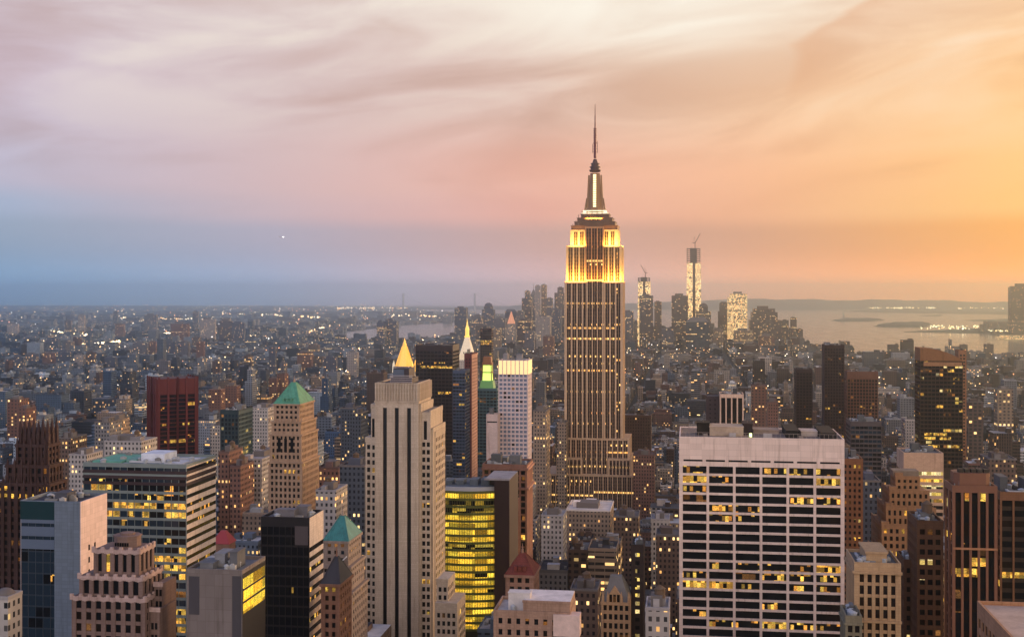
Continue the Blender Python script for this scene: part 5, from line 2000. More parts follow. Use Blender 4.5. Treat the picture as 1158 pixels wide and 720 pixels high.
tower('office_tower', 'dark tower at the right edge with horizontal lit ribbons and pale fins', 'office tower', 1131, 1190, 560, 470, 24, stone('brown_fin', 126, 88, 62, .12),
      {DK: 10, BR: 5, LT: .8, DM: .8}, bw=4.6, fh=3.8, pier=.7, span=1.6, dep=.6, blank=2, side='E', yb=690, land='the right-edge tower', rooms=2, span_d=-.55, spandrel=mat('dark_brown_metal', L(48, 34, 26), .5),
      rowlit=lambda k, nf: {LT: 6, PT: 3, DK: 1} if nf-1-k in (7, 10) else {DK: 10, BR: 5, DM: .6, LT: .5})
r_, of, x0, x1, y0, y1, h = tower('office_block', 'flat pale roof of a near block cut by the bottom right corner', 'office block', 1109, 1200, 757, 235, 44, stone('tan_coping', 176, 128, 92, .1),
      {DK: 1}, bw=3, fh=3.6, pier=.8, span=1.4, dep=.4, blank=2.5, side='E', yb=720, rooms=0, roof=(.46, .33, .25, 0), vents=5, par=.9, rect=(WX(1105, 279), WX(1105, 279)+40, 235, 279))
tower('office_block', 'small grey stone corner block at the foot of the white slab', 'office block', 956, 975, 700, 400, 14, stone('grey_green_stone', 128, 120, 98, .1),
      {DK: 6, BL: 2, DM: .5}, bw=1.9, fh=3.2, pier=.8, span=1.0, dep=.35, blank=2, side='E', yb=720, rooms=1, tanks=0, bands=((1.8, .7, .5),))

# centre foreground
def gabled():
    Y = 450.
    x0, x1 = WX(680, Y), WX(713, Y)
    D = 20
    cx, cyy = (x0+x1)/2, Y+D/2
    of = (cx, cyy)
    Zp = lambda p: WZ(p, cx, Y)
    root = thing('office_block', 'tan gothic block with a steep gable and grey slate roof', 'office block', cx, cyy)
    reg(x0, x1, Y, Y+D, 720, 'the steep-gabled gothic block', Zp(675))
    ms = stone('honey_stone', 176, 140, 104, .14)
    wb = MB(of)
    pn = Panes(root, of)
    zt = Zp(682)
    wb.box(x0+.5, x1-.5, Y+.5, Y+D, 0, zt)
    rect = (x0, x1, Y, Y+D)
    for f in 'NE':
        grid(wb, pn, f, rect, Zp(735), zt-.6, 2.1, 3.5, .8, 1.3, .5, {DK: 6, BR: 4, LT: 1.2, DM: 1}, span_d=-.15)
        u, n = FACES[f]
        wb.slab(corner(f, *rect), u, n, 0, x1-x0 if f == 'N' else D, zt-.6, zt+.5, -.5, .3)
        wb.slab(corner(f, *rect), u, n, 0, x1-x0 if f == 'N' else D, 0, Zp(735), -.5, 0)
    gx0, gx1 = WX(688, Y), WX(702, Y)
    b0 = (gx0+gx1)/2
    for yy in (Y-.15, Y+1.2):
        pts = [(gx0, yy, zt), (gx1, yy, zt), (gx1, yy, zt+3), (b0, yy, Zp(662)), (gx0, yy, zt+3)]
        wb.quad(pts if yy < Y else pts[::-1])
    wb.quad([(gx0, Y+1.2, zt), (gx0, Y-.15, zt), (gx0, Y-.15, zt+3), (gx0, Y+1.2, zt+3)])
    wb.quad([(gx1, Y-.15, zt), (gx1, Y+1.2, zt), (gx1, Y+1.2, zt+3), (gx1, Y-.15, zt+3)])
    wb.quad([(gx0, Y-.15, zt+3), (b0, Y-.15, Zp(662)), (b0, Y+1.2, Zp(662)), (gx0, Y+1.2, zt+3)])
    wb.quad([(b0, Y-.15, Zp(662)), (gx1, Y-.15, zt+3), (gx1, Y+1.2, zt+3), (b0, Y+1.2, Zp(662))])
    for xx in (x0+.6, gx0-.2, gx1+.2, x1-.6):
        wb.cone(xx, Y, .55, .5, zt, zt+2.5, 6)
        wb.cone(xx, Y, .5, .03, zt+2.5, zt+4.6, 6)
    wb.build('wall', ms, root)
    pn.flush()
    b = MB(of)
    b.fr([(x0+.5, Y+1.4), (x1-.5, Y+1.4), (x1-.5, Y+D-.3), (x0+.5, Y+D-.3)], zt, [(b0-2.2, Y+8), (b0+2.2, Y+8), (b0+2.2, Y+12), (b0-2.2, Y+12)], Zp(657))
    b.build('roof', mat('grey_slate', L(104, 98, 92), .7, noise=.2), root)
    for k in range(3):
        b = MB(of)
        b.box(b0-1.9+k*1.4, b0-.9+k*1.4, Y-.22, Y-.16, zt+.6, zt+3.4)
        b.build('arched_window', (BR, DM, BR)[k] if False else (G_BRN, G_DIM, G_BRN)[k], root)


gabled()
r_, of, x0, x1, y0, y1, h = tower('apartment_tower', 'near-black narrow tower with two columns of bright stair windows', 'apartment tower', 713.6, 728, 619, 465, 14, mat('black_brick', L(40, 28, 26), .7, noise=.1),
      {DK: 1}, bw=2.9, fh=3.1, pier=1.6, span=1.6, dep=.35, blank=2, side='E', yb=720, land='the dark stair-window tower', rooms=1, rowlit=lambda k, nf: {WM: 8, DK: 1.2})
r_, of, x0, x1, y0, y1, h = tower('office_block', 'low tan block with a pale roof and raised right wing, bottom centre', 'office block', 558, 645, 695, 372, 18, stone('warm_tan_brick', 160, 128, 108, .12),
      {DK: 6, BR: 5, LT: 1.0, DM: 1, WM: .2}, bw=3.0, fh=3.5, pier=1.6, span=1.7, dep=.4, blank=1.2, side='', yb=720, land='the low tan block', rooms=2, roof=(.42, .38, .36, 0))
b = MB(of)
xx0, xx1 = WX(592, 374), WX(645, 374)
b.box(xx0, xx1, 373, 389, h-.5, h+3.6)
b.box(xx0-.2, xx1+.2, 372.7, 373.2, h+3.6, h+4.3)
b.build('raised_wing', stone('warm_tan_brick', 160, 128, 108), r_)
b = MB(of); b.tint = (.62, .56, .54, 0)
b.box(xx0+.1, xx1-.1, 373.3, 388.9, h+3.55, h+3.9)
b.build('roof', ROOF_T, r_)
b = MB(of); b.tint = (.55, .4, .34, 0)
b.box(WX(626, 372), WX(645, 372)+3, 371, 376, h-6, h+.6)
b.build('rooftop_plant_room', ROOF_T, r_)

# ================================================================== DOWNTOWN SKYLINE
DTM = {}


def dt_mat(kind, near=False):
    if near:
        w = {'brown': (.13, .085, .065), 'grey': (.19, .18, .18), 'pale': (.40, .36, .33), 'tan': (.27, .20, .15), 'brick': (.19, .10, .075), 'slate': (.07, .08, .10)}.get(kind, (.2, .18, .16))
        return cells('near_facade_'+kind, wall=(*w, 1), bay=2.7, floor=3.5, wf=.45, hf=.5, plit=.09, prow=.02, es=2.2, warm=.6)
    """procedural facades of the far towers, by colour and by how many lights are on"""
    if kind not in DTM:
        w, gl, bay, fl, wf, hf, pl, pr, es = {
            'brown': ((.10, .07, .06, 1), (.03, .025, .025, 1), 6, 5, .6, .6, .08, .04, 2.2),
            'grey': ((.13, .12, .13, 1), (.04, .04, .05, 1), 6, 5, .55, .55, .09, .04, 2.2),
            'pale': ((.32, .27, .24, 1), (.06, .06, .06, 1), 6, 5, .5, .5, .10, .04, 2.2),
            'glass': ((.06, .065, .075, 1), (.03, .04, .05, 1), 8, 5, .85, .7, .06, .06, 1.8),
            'lit': ((.40, .34, .24, 1), (.06, .05, .04, 1), 5, 6, .8, .7, .62, .45, 2.3),  # sunset reflection painted as glowing panes, for the gold glass tower
            'tan': ((.24, .17, .12, 1), (.04, .03, .03, 1), 6, 5, .5, .55, .12, .05, 2.2),
            'brick': ((.17, .085, .06, 1), (.03, .025, .025, 1), 5, 4.5, .45, .5, .10, .03, 2.2),
            'slate': ((.07, .075, .10, 1), (.03, .035, .05, 1), 5, 4.5, .5, .5, .10, .03, 2.4),
        }[kind]
        DTM[kind] = cells('far_facade_'+kind, wall=w, glass=gl, bay=bay, floor=fl, wf=wf, hf=hf, plit=pl, prow=pr, es=es, warm=.55)
    return DTM[kind]


def far_tower(name, label, cat, px0, px1, top, Y, kind, D=None, shape='flat', group=None, yb=None, steps=()):
    """steps: extra tiers (fraction inset left, right, top py) standing on the body"""
    x0, x1 = WX(px0, Y), WX(px1, Y)
    w = x1-x0
    D = D or max(20, w*.9)
    cx, cyy = (x0+x1)/2, Y+D/2
    of = (cx, cyy)
    Zp = lambda p: WZ(p, cx, Y)
    root = thing(name, label, cat, cx, cyy, group=group)
    reg(x0, x1, Y, Y+D, yb if yb else min(HZ+90, PY(cx, Y, 35)))
    m = dt_mat(kind, Y < 1400)
    b = MB(of)
    z = Zp(top)
    b.box(x0, x1, Y, Y+D, 0, z)
    tx0, tx1, tz = x0, x1, z
    for fl, fr_, tp in steps:
        a0, a1 = x0+w*fl, x1-w*fr_
        b.box(a0, a1, Y+D*.1, Y+D*.9, tz-.5, Zp(tp))
        tx0, tx1, tz = a0, a1, Zp(tp)
    b.build('wall', m, root)
    mx, my = (tx0+tx1)/2, Y+D/2
    b = MB(of)
    b.tint = {'brown': (.10, .075, .065, 0), 'slate': (.08, .085, .11, 0)}.get(kind, (.15, .13, .12, 0))
    tw = tx1-tx0
    ring = [(tx0, Y+D*.1), (tx1, Y+D*.1), (tx1, Y+D*.9), (tx0, Y+D*.9)]
    if shape == 'pyramid':
        b.fr(ring, tz, [(mx-.6, my-.6), (mx+.6, my-.6), (mx+.6, my+.6), (mx-.6, my+.6)], tz+tw*.85)
        b.build('pyramid_roof', TRIM_T, root)
    elif shape == 'spire':
        b.fr(ring, tz, [(mx-.6, my-.6), (mx+.6, my-.6), (mx+.6, my+.6), (mx-.6, my+.6)], tz+tw*1.1)
        b.cone(mx, my, 1.5, .3, tz+tw*1.1, tz+tw*2.2, 6)
        b.build('spire', TRIM_T, root)
    elif shape == 'dome':
        for k in range(5):
            a0, a1 = pi/2*k/5, pi/2*(k+1)/5
            b.cone(mx, my, tw/2*cos(a0), tw/2*cos(a1), tz+tw*.42*sin(a0), tz+tw*.42*sin(a1), 16)
        b.build('dome', TRIM_T, root)
    elif shape == 'chamfer':
        b.fr(ring, tz, [(tx0+tw*.2, Y+D*.25), (tx1-tw*.2, Y+D*.25), (tx1-tw*.2, Y+D*.75), (tx0+tw*.2, Y+D*.75)], tz+tw*.2)
        b.build('sloped_crown', TRIM_T, root)
    else:
        b.box(tx0+tw*.2, tx1-tw*.3, Y+D*.3, Y+D*.7, tz, tz+max(4, tw*.12))
        b.build('rooftop_plant_room', TRIM_T, root)
    return root, of, x0, x1, Zp


G1 = 'downtown towers on the skyline'
T = [
 (514, 527, 348, 5600, 'slate', 'flat', 'tall slate-grey slab rising over the river behind the clock tower spire', ()),
 (533, 545, 357, 5900, 'grey', 'flat', 'low grey block just right of the clock tower spire on the skyline', ()),
 (545, 558, 350, 6100, 'slate', 'dome', 'slate tower with a rounded top over the slender dark tower', ((.15, .15, 346),)),
 (558, 571, 360, 5700, 'grey', 'flat', 'plain grey block between the round-topped tower and the orange-tipped one', ()),
 (571, 583, 352, 6300, 'slate', 'chamfer', 'dark green-grey slab directly behind the orange-tipped tower', ()),
 (583, 592, 352, 6200, 'grey', 'flat', 'narrow grey skyline tower right of the orange-tipped tower', ()),
 (590, 601, 337, 6400, 'brown', 'flat', 'stepped brown skyline tower with a small peak', ((.3, .2, 329),)),
 (600, 606, 333, 6600, 'grey', 'spire', 'pointed grey spire tower in the tallest cluster left of the giant', ()),
 (605, 611, 323, 6300, 'pale', 'flat', 'slim pale tower, the left of two twin shafts left of the giant', ()),
 (612, 618, 322, 6350, 'tan', 'flat', 'slim tan tower, the right of two twin shafts left of the giant', ()),
 (618, 625, 337, 6100, 'grey', 'flat', 'short grey tower right of the twin shafts', ()),
 (585, 600, 362, 5200, 'brown', 'flat', 'wide brown block at the foot of the stepped brown skyline tower', ()),
 (606, 622, 358, 5100, 'pale', 'flat', 'wide pale block at the foot of the twin shafts', ()),
 (627, 638, 331, 6300, 'brown', 'flat', 'brown tower touching the left side of the giant', ((.3, .1, 325),)),
 (622, 634, 350, 5600, 'slate', 'flat', 'slate block low against the left side of the giant', ()),
 (740, 748, 341, 6000, 'brown', 'flat', 'narrow brown tower beside the lit tower with a small crane', ()),
 (759.5, 778, 334, 6000, 'brown', 'flat', 'brown tower with lit left face left of the tall unfinished tower', ()),
 (787, 804, 352, 5900, 'brown', 'dome', 'brown round-topped tower right against the tall unfinished tower', ((.2, .2, 347),)),
 (748, 762, 372, 5300, 'grey', 'flat', 'grey low block between the two towers under construction', ()),
 (776, 802, 364, 5200, 'glass', 'chamfer', 'wide glass block at the foot of the tall unfinished tower', ()),
 (704, 716, 352, 5900, 'grey', 'flat', 'grey block close to the right side of the giant', ()),
 (812, 823, 352, 6100, 'brown', 'chamfer', 'brown stepped-crown tower left of the bright glass one', ((.15, .0, 343),)),
 (823, 845, 336, 6000, 'lit', 'flat', 'bright gold glass office tower reflecting the sunset', ((.12, .0, 332),)),
 (806, 818, 372, 5500, 'tan', 'flat', 'small tan block under the brown stepped-crown tower', ()),
 (848, 884, 362, 6000, 'brown', 'flat', 'broad brown tower with sloped shoulders right of the gold glass tower', ((.06, .12, 353), (.12, .2, 349))),
 (884, 892, 362, 6200, 'brown', 'flat', 'narrow brown block stepping down from the broad shouldered tower', ()),
 (894, 901, 359, 6300, 'brown', 'flat', 'thin brown apartment shaft at the tip of the island', ()),
 (901, 908, 372, 6350, 'brown', 'flat', 'last small brown tower before the bay', ()),
 (830, 852, 374, 5600, 'tan', 'flat', 'tan block at the foot of the gold glass tower', ()),
 (858, 876, 380, 5300, 'brick', 'flat', 'brick block in front of the broad shouldered tower', ()),
 (538, 550, 368, 5200, 'brown', 'flat', 'brown slab low to the right of the clock tower cupola', ()),
 (556, 566, 372, 4900, 'tan', 'flat', 'small tan slab above the green lantern', ()),
 (593, 604, 375, 4700, 'grey', 'flat', 'grey slab just above the crown of the white striped tower', ()),
 (614, 626, 380, 4300, 'brick', 'flat', 'brick slab low left of the giant', ()),
 (426, 435, 365, 5200, 'slate', 'flat', 'left slab of the dark pair beside the river bend', ((.1, .3, 363),)),
 (434, 448, 363, 5250, 'slate', 'flat', 'right and wider slab of the dark pair beside the river bend', ((.1, .3, 361),)),
]
for px0, px1, tp, Y, kd, shp, lab, st in T:
    far_tower('downtown_tower', lab, 'skyscraper', px0, px1, tp, Y, kd, shape=shp, steps=st, group=G1)

# orange-tipped terracotta tower
r_, of, x0, x1, Zp = far_tower('downtown_tower', 'slender skyline tower with an orange lit pyramid tip', 'skyscraper', 572, 583, 372, 5400, 'pale', shape='flat', steps=((.12, .12, 366),), group=G1)
b = MB(of)
cxx, cyy_ = (x0+x1)/2, 5400+18
b.fr([(x0+5, 5405), (x1-5, 5405), (x1-5, 5430), (x0+5, 5430)], Zp(366), [(cxx-1, 5417), (cxx+1, 5417), (cxx+1, 5419), (cxx-1, 5419)], Zp(352))
b.build('pyramid_roof', mat('orange_lit_copper', (.6, .3, .18), .6, emit=(1, .36, .16), es=.55), r_)


def unfinished(label, px0, px1, top, mid, Y, crane_h, boom):
    x0, x1 = WX(px0, Y), WX(px1, Y)
    w = x1-x0
    D = w
    cx, cyy = (x0+x1)/2, Y+D/2
    of = (cx, cyy)
    Zp = lambda p: WZ(p, cx, Y)
    root = thing('tower_under_construction', label, 'skyscraper', cx, cyy)
    reg(x0, x1, Y, Y+D, 395)
    b = MB(of)
    k = w*.08
    b.fr([(x0, Y), (x1, Y), (x1, Y+D), (x0, Y+D)], 0, [(x0+k, Y+k), (x1-k*.2, Y+k), (x1-k*.2, Y+D-k), (x0+k, Y+D-k)], Zp(mid))
    b.build('wall', cells('worklit_floors', wall=(.30, .25, .18, 1), glass=(.05, .04, .03, 1), bay=5, floor=5.5, wf=.9, hf=.75, plit=.8, prow=.5, es=2.6, warm=.35), root)
    b = MB(of)
    b.box(x0+w*.45, x0+w*.62, Y-2, Y, Zp(385), Zp(mid))
    b.build('hoist', mat('dark_hoist', L(70, 48, 44), .8), root)
    # bare steel frame on top
    b = MB(of)
    n = 4
    fz = (Zp(top)-Zp(mid))
    for i in range(n):
        for j in (0, n-1):
            xx, yy = x0+k+(w-2*k)*i/(n-1), Y+k+(D-2*k)*j/(n-1)
            b.box(xx-1.1, xx+1.1, yy-1.1, yy+1.1, Zp(mid), Zp(top))
    nf = max(3, int(fz/9))
    for f in range(nf+1):
        z = Zp(mid)+fz*f/nf
        b.box(x0+k-1.5, x1-k+1.5, Y+k-1.5, Y+D-k+1.5, z-1.6, z+.8, bottom=True)
    b.box(cx-w*.22, cx+w*.22, cyy-w*.2, cyy+w*.2, Zp(mid), Zp(top)+3)
    b.build('steel_frame', mat('dark_steel_frame', L(52, 38, 38), .8), root)
    b = MB(of)
    zt = Zp(top)
    xm = cx+w*.1
    b.bar((xm, cyy, zt), (xm, cyy, zt+crane_h*.55), 1.8)
    b.bar((xm, cyy, zt+crane_h*.45), (xm+boom, cyy, zt+crane_h*1.25), 1.5)
    b.bar((xm, cyy, zt+crane_h*.45), (xm-boom*.45, cyy, zt+crane_h*.5), 1.6)
    b.bar((xm, cyy, zt+crane_h*.55), (xm-3, cyy, zt+crane_h), .7)
    b.bar((xm-3, cyy, zt+crane_h), (xm-boom*.45, cyy, zt+crane_h*.5), .35)
    b.build('crane', mat('red_crane', L(110, 60, 54), .7), root)


unfinished('tall unfinished tower lit floor by floor, bare dark frame and a crane on top', 775.5, 793, 281, 297, 6100, 62, 26)
unfinished('shorter unfinished tower with lit upper floors and a small crane, right of the giant', 720.5, 735.5, 314, 318, 5900, 50, -22)
far_tower('downtown_tower', 'dark lower shaft block hugging the shorter unfinished tower', 'skyscraper', 723, 738.5, 334, 5860, 'brown', D=30, group=G1)
# tower across the bay
far_tower('skyscraper', 'lone pinkish glass tower on the far shore at the right edge', 'skyscraper', 1143, 1172, 324.5, 7300, 'brown', D=60, steps=((.05, .05, 323.5),))
bb = MB((WX(1150, 7250), 7250))
ro_ = thing('ferry_terminal', 'low brightly lit terminal at the foot of the lone far-shore tower', 'building', WX(1150, 7250), 7250)
bb.box(WX(1128, 7250), WX(1180, 7250), 7240, 7290, 0, 13)
bb.box(WX(1132, 7250), WX(1160, 7250), 7245, 7280, 13, 22)
bb.build('wall', cells('terminal_lights', wall=(.3, .24, .16, 1), bay=6, floor=5, wf=.8, hf=.6, plit=.7, prow=.4, es=2.2), ro_)

# suspension bridge far out
def bridge():
    Y = 16500.
    xa, xb = WX(456, Y), WX(537, Y)
    cx = (xa+xb)/2
    of = (cx, Y)
    root = thing('suspension_bridge', 'faint two-towered suspension bridge on the hazy horizon', 'bridge', cx, Y)
    m = mat('grey_steel_bridge', (.4, .42, .45), .7)
    zt = CH+16
    for x in (xa, xb):
        b = MB(of)
        for s_ in (-1, 1):
            b.box(x-9, x+9, Y+s_*22-8, Y+s_*22+8, 0, zt)
        for z in (60, 150, zt-14):
            b.box(x-7, x+7, Y-14, Y+14, z, z+12, bottom=True)
        b.build('tower', m, root)
    b = MB(of)
    b.box(xa-500, xb+500, Y-15, Y+15, 72, 80, bottom=True)
    b.build('deck', m, root)
    for s_ in (-1, 1):
        b = MB(of)
        pts = []
        for k in range(25):
            t_ = k/24
            pts.append((xa+(xb-xa)*t_, Y+s_*18, 90+(zt-92)*(2*t_-1)**2))
        for p, q in zip(pts, pts[1:]):
            b.bar(p, q, .8)
        b.bar((xa-480, Y+s_*18, 82), pts[0], .8)
        b.bar(pts[-1], (xb+480, Y+s_*18, 82), .8)
        b.build('cable', m, root)


bridge()


def statue():
    x, y = ground_pt(954, 361.6)
    of = (x, y)
    root = thing('statue', 'tiny robed statue with raised torch on its pedestal on the bay island', 'statue', x, y)
    b = MB(of)
    b.cone(x, y, 34, 30, 4, 16, 11)
    b.cone(x, y, 14, 9, 16, 46, 4)
    b.build('pedestal', mat('pedestal_stone', (.28, .24, .2), .9), root)
    b = MB(of)
    b.cone(x, y, 6.5, 4.5, 46, 70, 10)
    b.cone(x, y, 4.5, 3.6, 70, 80, 10)
    b.cone(x, y, 2.4, 2.4, 80, 86, 8)
    b.cone(x, y, 3.6, 1.6, 86, 88, 8)
    b.bar((x+3, y, 79), (x+6, y, 92), 1.2)
    b.cone(x+6, y, .8, 2.0, 92, 94, 8)
    b.bar((x-3, y, 77), (x-4.5, y-3, 68), 1.2)
    b.build('figure', mat('statue_copper', (.22, .36, .3), .6), root)


statue()


def plane():
    Y = 3900.
    x = WX(318, Y)
    z = WZ(268, x, Y)
    root = thing('airplane', 'tiny airliner with a white landing light low in the left sky', 'airplane', x, Y, z=z)
    m = mat('aircraft_white', (.7, .7, .72), .4)
    b = MB((0, 0))
    b.v_off = 0
    n = 10
    for k in range(-8, 8):
        f = lambda q: .95*sqrt(max(.02, 1-(q/8.2)**4))
        r0, r1 = f(k), f(k+1)
        ra = [(k*1.0, r0*cos(2*pi*i/n), r0*sin(2*pi*i/n)) for i in range(n)]
        rb = [(k*1.0+1, r1*cos(2*pi*i/n), r1*sin(2*pi*i/n)) for i in range(n)]
        for i in range(n):
            j = (i+1) % n
            b.quad([ra[i], ra[j], rb[j], rb[i]])
    b.build('fuselage', m, root)
    for s_ in (-1, 1):
        b = MB((0, 0))
        b.quad([(-2, 0, -.2), (1.5, 0, -.2), (-1.5, s_*9, .3), (-2.6, s_*9, .3)])
        b.quad([(-2, 0, .1), (1.5, 0, .1), (-1.5, s_*9, .45), (-2.6, s_*9, .45)])
        b.build('wing', m, root)
    b = MB((0, 0))
    b.box(-7.6, -5.8, -.12, .12, .5, 3.6)
    b.box(-7.6, -6.4, -3, 3, .8, 1.0)
    b.build('tail', m, root)
    b = MB((0, 0))
    b.cone(7.5, 0, 2.0, 2.0, -.8, .8, 8)
    b.build('landing_light', mat('landing_light', (1, 1, 1), emit=(1, .97, .9), es=6), root)


plane()

# ---- distinct middle-distance buildings of the left half
MID = [  # px0, px1, top, Y, D, kind, side-label
 (272, 296, 520, 830, 60, 'pale', 'long pale slab with a sunlit side right of the wide green-glass block', 'slab'),
 (247, 259, 512, 800, 26, 'brick', 'narrow brick tower just right of the roof of the wide green-glass block', 'apartment tower'),
 (260, 272, 528, 790, 26, 'brick', 'second brick tower between the pale slab and the wide green-glass block', 'apartment tower'),
 (284, 303, 462, 1150, 30, 'pale', 'white terraced building behind the small dark teal tower', 'building'),
 (238, 254, 482, 1180, 26, 'pale', 'white low building between the maroon slab and the teal tower', 'building'),
 (398, 408, 468, 1050, 26, 'slate', 'slim slate-blue tower left of the striped tower', 'apartment tower'),
 (385, 401, 462, 1120, 24, 'slate', 'blue-grey glass tower with lit balconies left of the striped tower', 'apartment tower'),
 (107, 124, 478, 1000, 24, 'grey', 'grey tower with lit corner windows left of the maroon slab', 'apartment tower'),
 (124, 133, 475, 1020, 24, 'tan', 'thin tan tower left of the maroon slab', 'apartment tower'),
 (62, 80, 496, 900, 26, 'brown', 'brown tower rising right of the gothic pinnacles', 'apartment tower'),
 (78, 98, 515, 820, 24, 'pale', 'white striped balcony block above the glass and pale stone block', 'apartment tower'),
 (118, 160, 500, 760, 24, 'pale', 'white wedding-cake penthouse block behind the wide green-glass roof', 'apartment tower'),
 (8, 22, 452, 1500, 24, 'brick', 'orange brick tower above the gothic pinnacles', 'apartment tower'),
 (20, 30, 462, 1480, 24, 'brick', 'shorter orange brick tower above the gothic pinnacles', 'apartment tower'),
 (358, 383, 530, 760, 26, 'brick', 'dark brick block right of the green-pyramid tower', 'building'),
 (384, 412, 528, 700, 26, 'slate', 'black block with a few lit windows left of the striped tower', 'building'),
 (357, 380, 556, 640, 22, 'pale', 'pale ornate block behind the teal pyramid', 'building'),
 (304, 313, 428, 2500, 24, 'brick', 'salmon brick tower beyond the green pyramid, the left one', 'apartment tower'),
 (313, 322, 423, 2520, 24, 'brick', 'salmon brick tower beyond the green pyramid, the right one', 'apartment tower'),
 (630, 640, 478, 1250, 20, 'tan', 'thin tan block against the left shoulder of the giant', 'building'),
 (603, 618, 465, 1120, 30, 'tan', 'orange-lit stepped block right of the white striped tower', 'building'),
 (716, 740, 515, 1230, 30, 'brick', 'red-brown loft with a pale top floor right of the giant', 'loft'),
 (736, 757, 588, 870, 22, 'pale', 'white stepped loft left of the white gridded slab', 'loft'),
 (742, 768, 606, 760, 22, 'brown', 'plain brown block touching the left side of the white gridded slab', 'loft'),
 (612, 637, 584, 820, 24, 'pale', 'pale office block with punched windows below the giant', 'loft'),
 (640, 690, 578, 900, 44, 'tan', 'broad low building with a big pale flat roof in front of the giant', 'building'),
 (694, 722, 585, 840, 26, 'brown', 'brown setback block with lit top storey in front of the giant', 'loft'),
 (868, 880, 455, 1350, 20, 'brick', 'brick tower with a red lit edge above the white slab roof', 'apartment tower'),
 (850, 867, 436, 1800, 22, 'brick', 'orange brick tower above the white slab roof', 'apartment tower'),
 (1128, 1146, 440, 1900, 22, 'tan', 'tan slab in the warm haze above the right-edge tower', 'building'),
 (1095, 1112, 455, 1700, 22, 'brown', 'brown tower right of the curved-top tower', 'apartment tower'),
 (1118, 1150, 520, 900, 26, 'brown', 'brown setback block above the bronze piered tower', 'building'),
 (976, 996, 545, 720, 24, 'slate', 'dim dark block in the gap right of the brown balcony tower', 'building'),
 (-14, 9, 678, 345, 8, 'pale', 'small pale round-roofed block in the bottom left corner', 'building'),
 (645, 676, 668, 560, 20, 'brown', 'dark brown loft with lit end window left of the gabled block', 'loft'),
 (730, 757, 690, 430, 16, 'pale', 'pale stone block with a cornice at the bottom, left of the white slab', 'building'),
]
for px0, px1, tp, Y, D, kd, lab, cat in MID:
    r_, of, x0, x1, Zp = far_tower({'slab': 'apartment_slab', 'loft': 'loft_building', 'building': 'office_block'}.get(cat, 'apartment_tower'), lab, cat, px0, px1, tp, Y, 'near_'+kd if False else kd, D=D, shape='dome' if 'round-roofed' in lab else 'flat', yb=min(720, tp+30 if Y > 600 else 720))
    col = {'pale': (.34, .31, .30, 0), 'brick': (.13, .08, .07, 0)}.get(kd, (.15, .13, .12, 0))
    if 'big pale flat roof' in lab:
        col = (.62, .54, .48, 0)
    b = MB(of)
    b.tint = col
    h = Zp(tp)
    t = .5
    b.box(x0-.1, x1+.1, Y-.1, Y+t, h, h+1.1)
    b.box(x0-.1, x1+.1, Y+D-t, Y+D+.1, h, h+1.1)
    b.box(x0-.1, x0+t, Y+t, Y+D-t, h, h+1.09)
    b.box(x1-t, x1+.1, Y+t, Y+D-t, h, h+1.09)
    b.build('parapet', TRIM_T, r_)
    if 'round' not in lab:
        b = MB(of)
        b.tint = col
        b.box(x0+t, x1-t, Y+t, Y+D-t, h-.2, h+.1)
        b.build('roof', ROOF_T, r_)
        for k in range(2):
            ww = (x1-x0)*random.uniform(.15, .3)
            xx = x0+1+(x1-x0-2-ww)*random.random()
            yy = Y+1+(D-8)*random.random()
            b = MB(of)
            kk = random.uniform(.6, 1.5)
            b.tint = tuple(v*kk for v in col[:3])+(0,)
            b.box(xx, xx+ww, yy, yy+6, h+.1, h+random.uniform(2.5, 4.5))
            b.build('rooftop_plant_room', TRIM_T, r_)
        if Y < 1300 and random.random() < .6:
            watertank(r_, of, x0+(x1-x0)*random.uniform(.3, .7), Y+D*.5, h, 2.0)

# red-lit tent roofs in the hollow right of the green-glass block
for (px, py, Y, s, lab) in ((253, 606, 600, 4.6, 'red lit hipped roof glowing between the buildings, the upper one'), (268, 628, 560, 3.6, 'red lit rounded roof below the other red one')):
    x = WX(px, Y)
    z = WZ(py, x, Y)
    ro_ = thing('low_house', lab, 'building', x, Y)
    b = MB((x, Y))
    b.box(x-s, x+s, Y-s, Y+s, 0, z-3)
    b.build('wall', stone('rosy_brown_stone', 148, 112, 94), ro_)
    b = MB((x, Y))
    b.fr([(x-s-.5, Y-s-.5), (x+s+.5, Y-s-.5), (x+s+.5, Y+s+.5), (x-s-.5, Y+s+.5)], z-3, [(x-s*.3, Y-1), (x+s*.3, Y-1), (x+s*.3, Y+1), (x-s*.3, Y+1)], z+3)
    b.build('roof', mat('red_glowing_roof', (.26, .04, .045), .6, emit=(1, .06, .08), es=.05), ro_)
    reg(x-s, x+s, Y-s, Y+s, 640)

# ================================================================== HOUSING SLABS OF THE FAR LEFT
HS = [(28, 41, 400, 4300), (48, 62, 399, 4000), (63, 79, 398, 3950), (84, 94, 401, 3900), (97, 106, 398, 3850), (118, 130, 404, 3700), (150, 166, 388, 4700), (168, 176, 386, 4750), (185, 198, 386, 4600),
      (88, 95, 356, 7200), (73, 80, 362, 6900), (128, 133, 352, 8200), (163, 177, 356, 7000), (193, 213, 366, 5900), (218, 224, 352, 7400), (226, 243, 361, 6200), (248, 262, 363, 5900), (262, 276, 365, 5600),
      (205, 213, 386, 4400), (222, 230, 386, 4350), (236, 250, 440, 1900), (254, 268, 436, 2000), (276, 284, 402, 3300), (304, 311, 393, 3500), (316, 322, 410, 2700), (130, 140, 366, 6400), (52, 66, 383, 5200), (8, 20, 366, 6800),
      (240, 248, 408, 3200), (12, 26, 404, 3600), (176, 190, 408, 3300), (336, 352, 398, 3600), (366, 380, 404, 3300), (392, 404, 398, 3500)]
HP = {'slate': 'slate blue', 'brick': 'rosy brick', 'pale': 'pale', 'brown': 'dark brown', 'grey': 'grey'}
cnt = {}
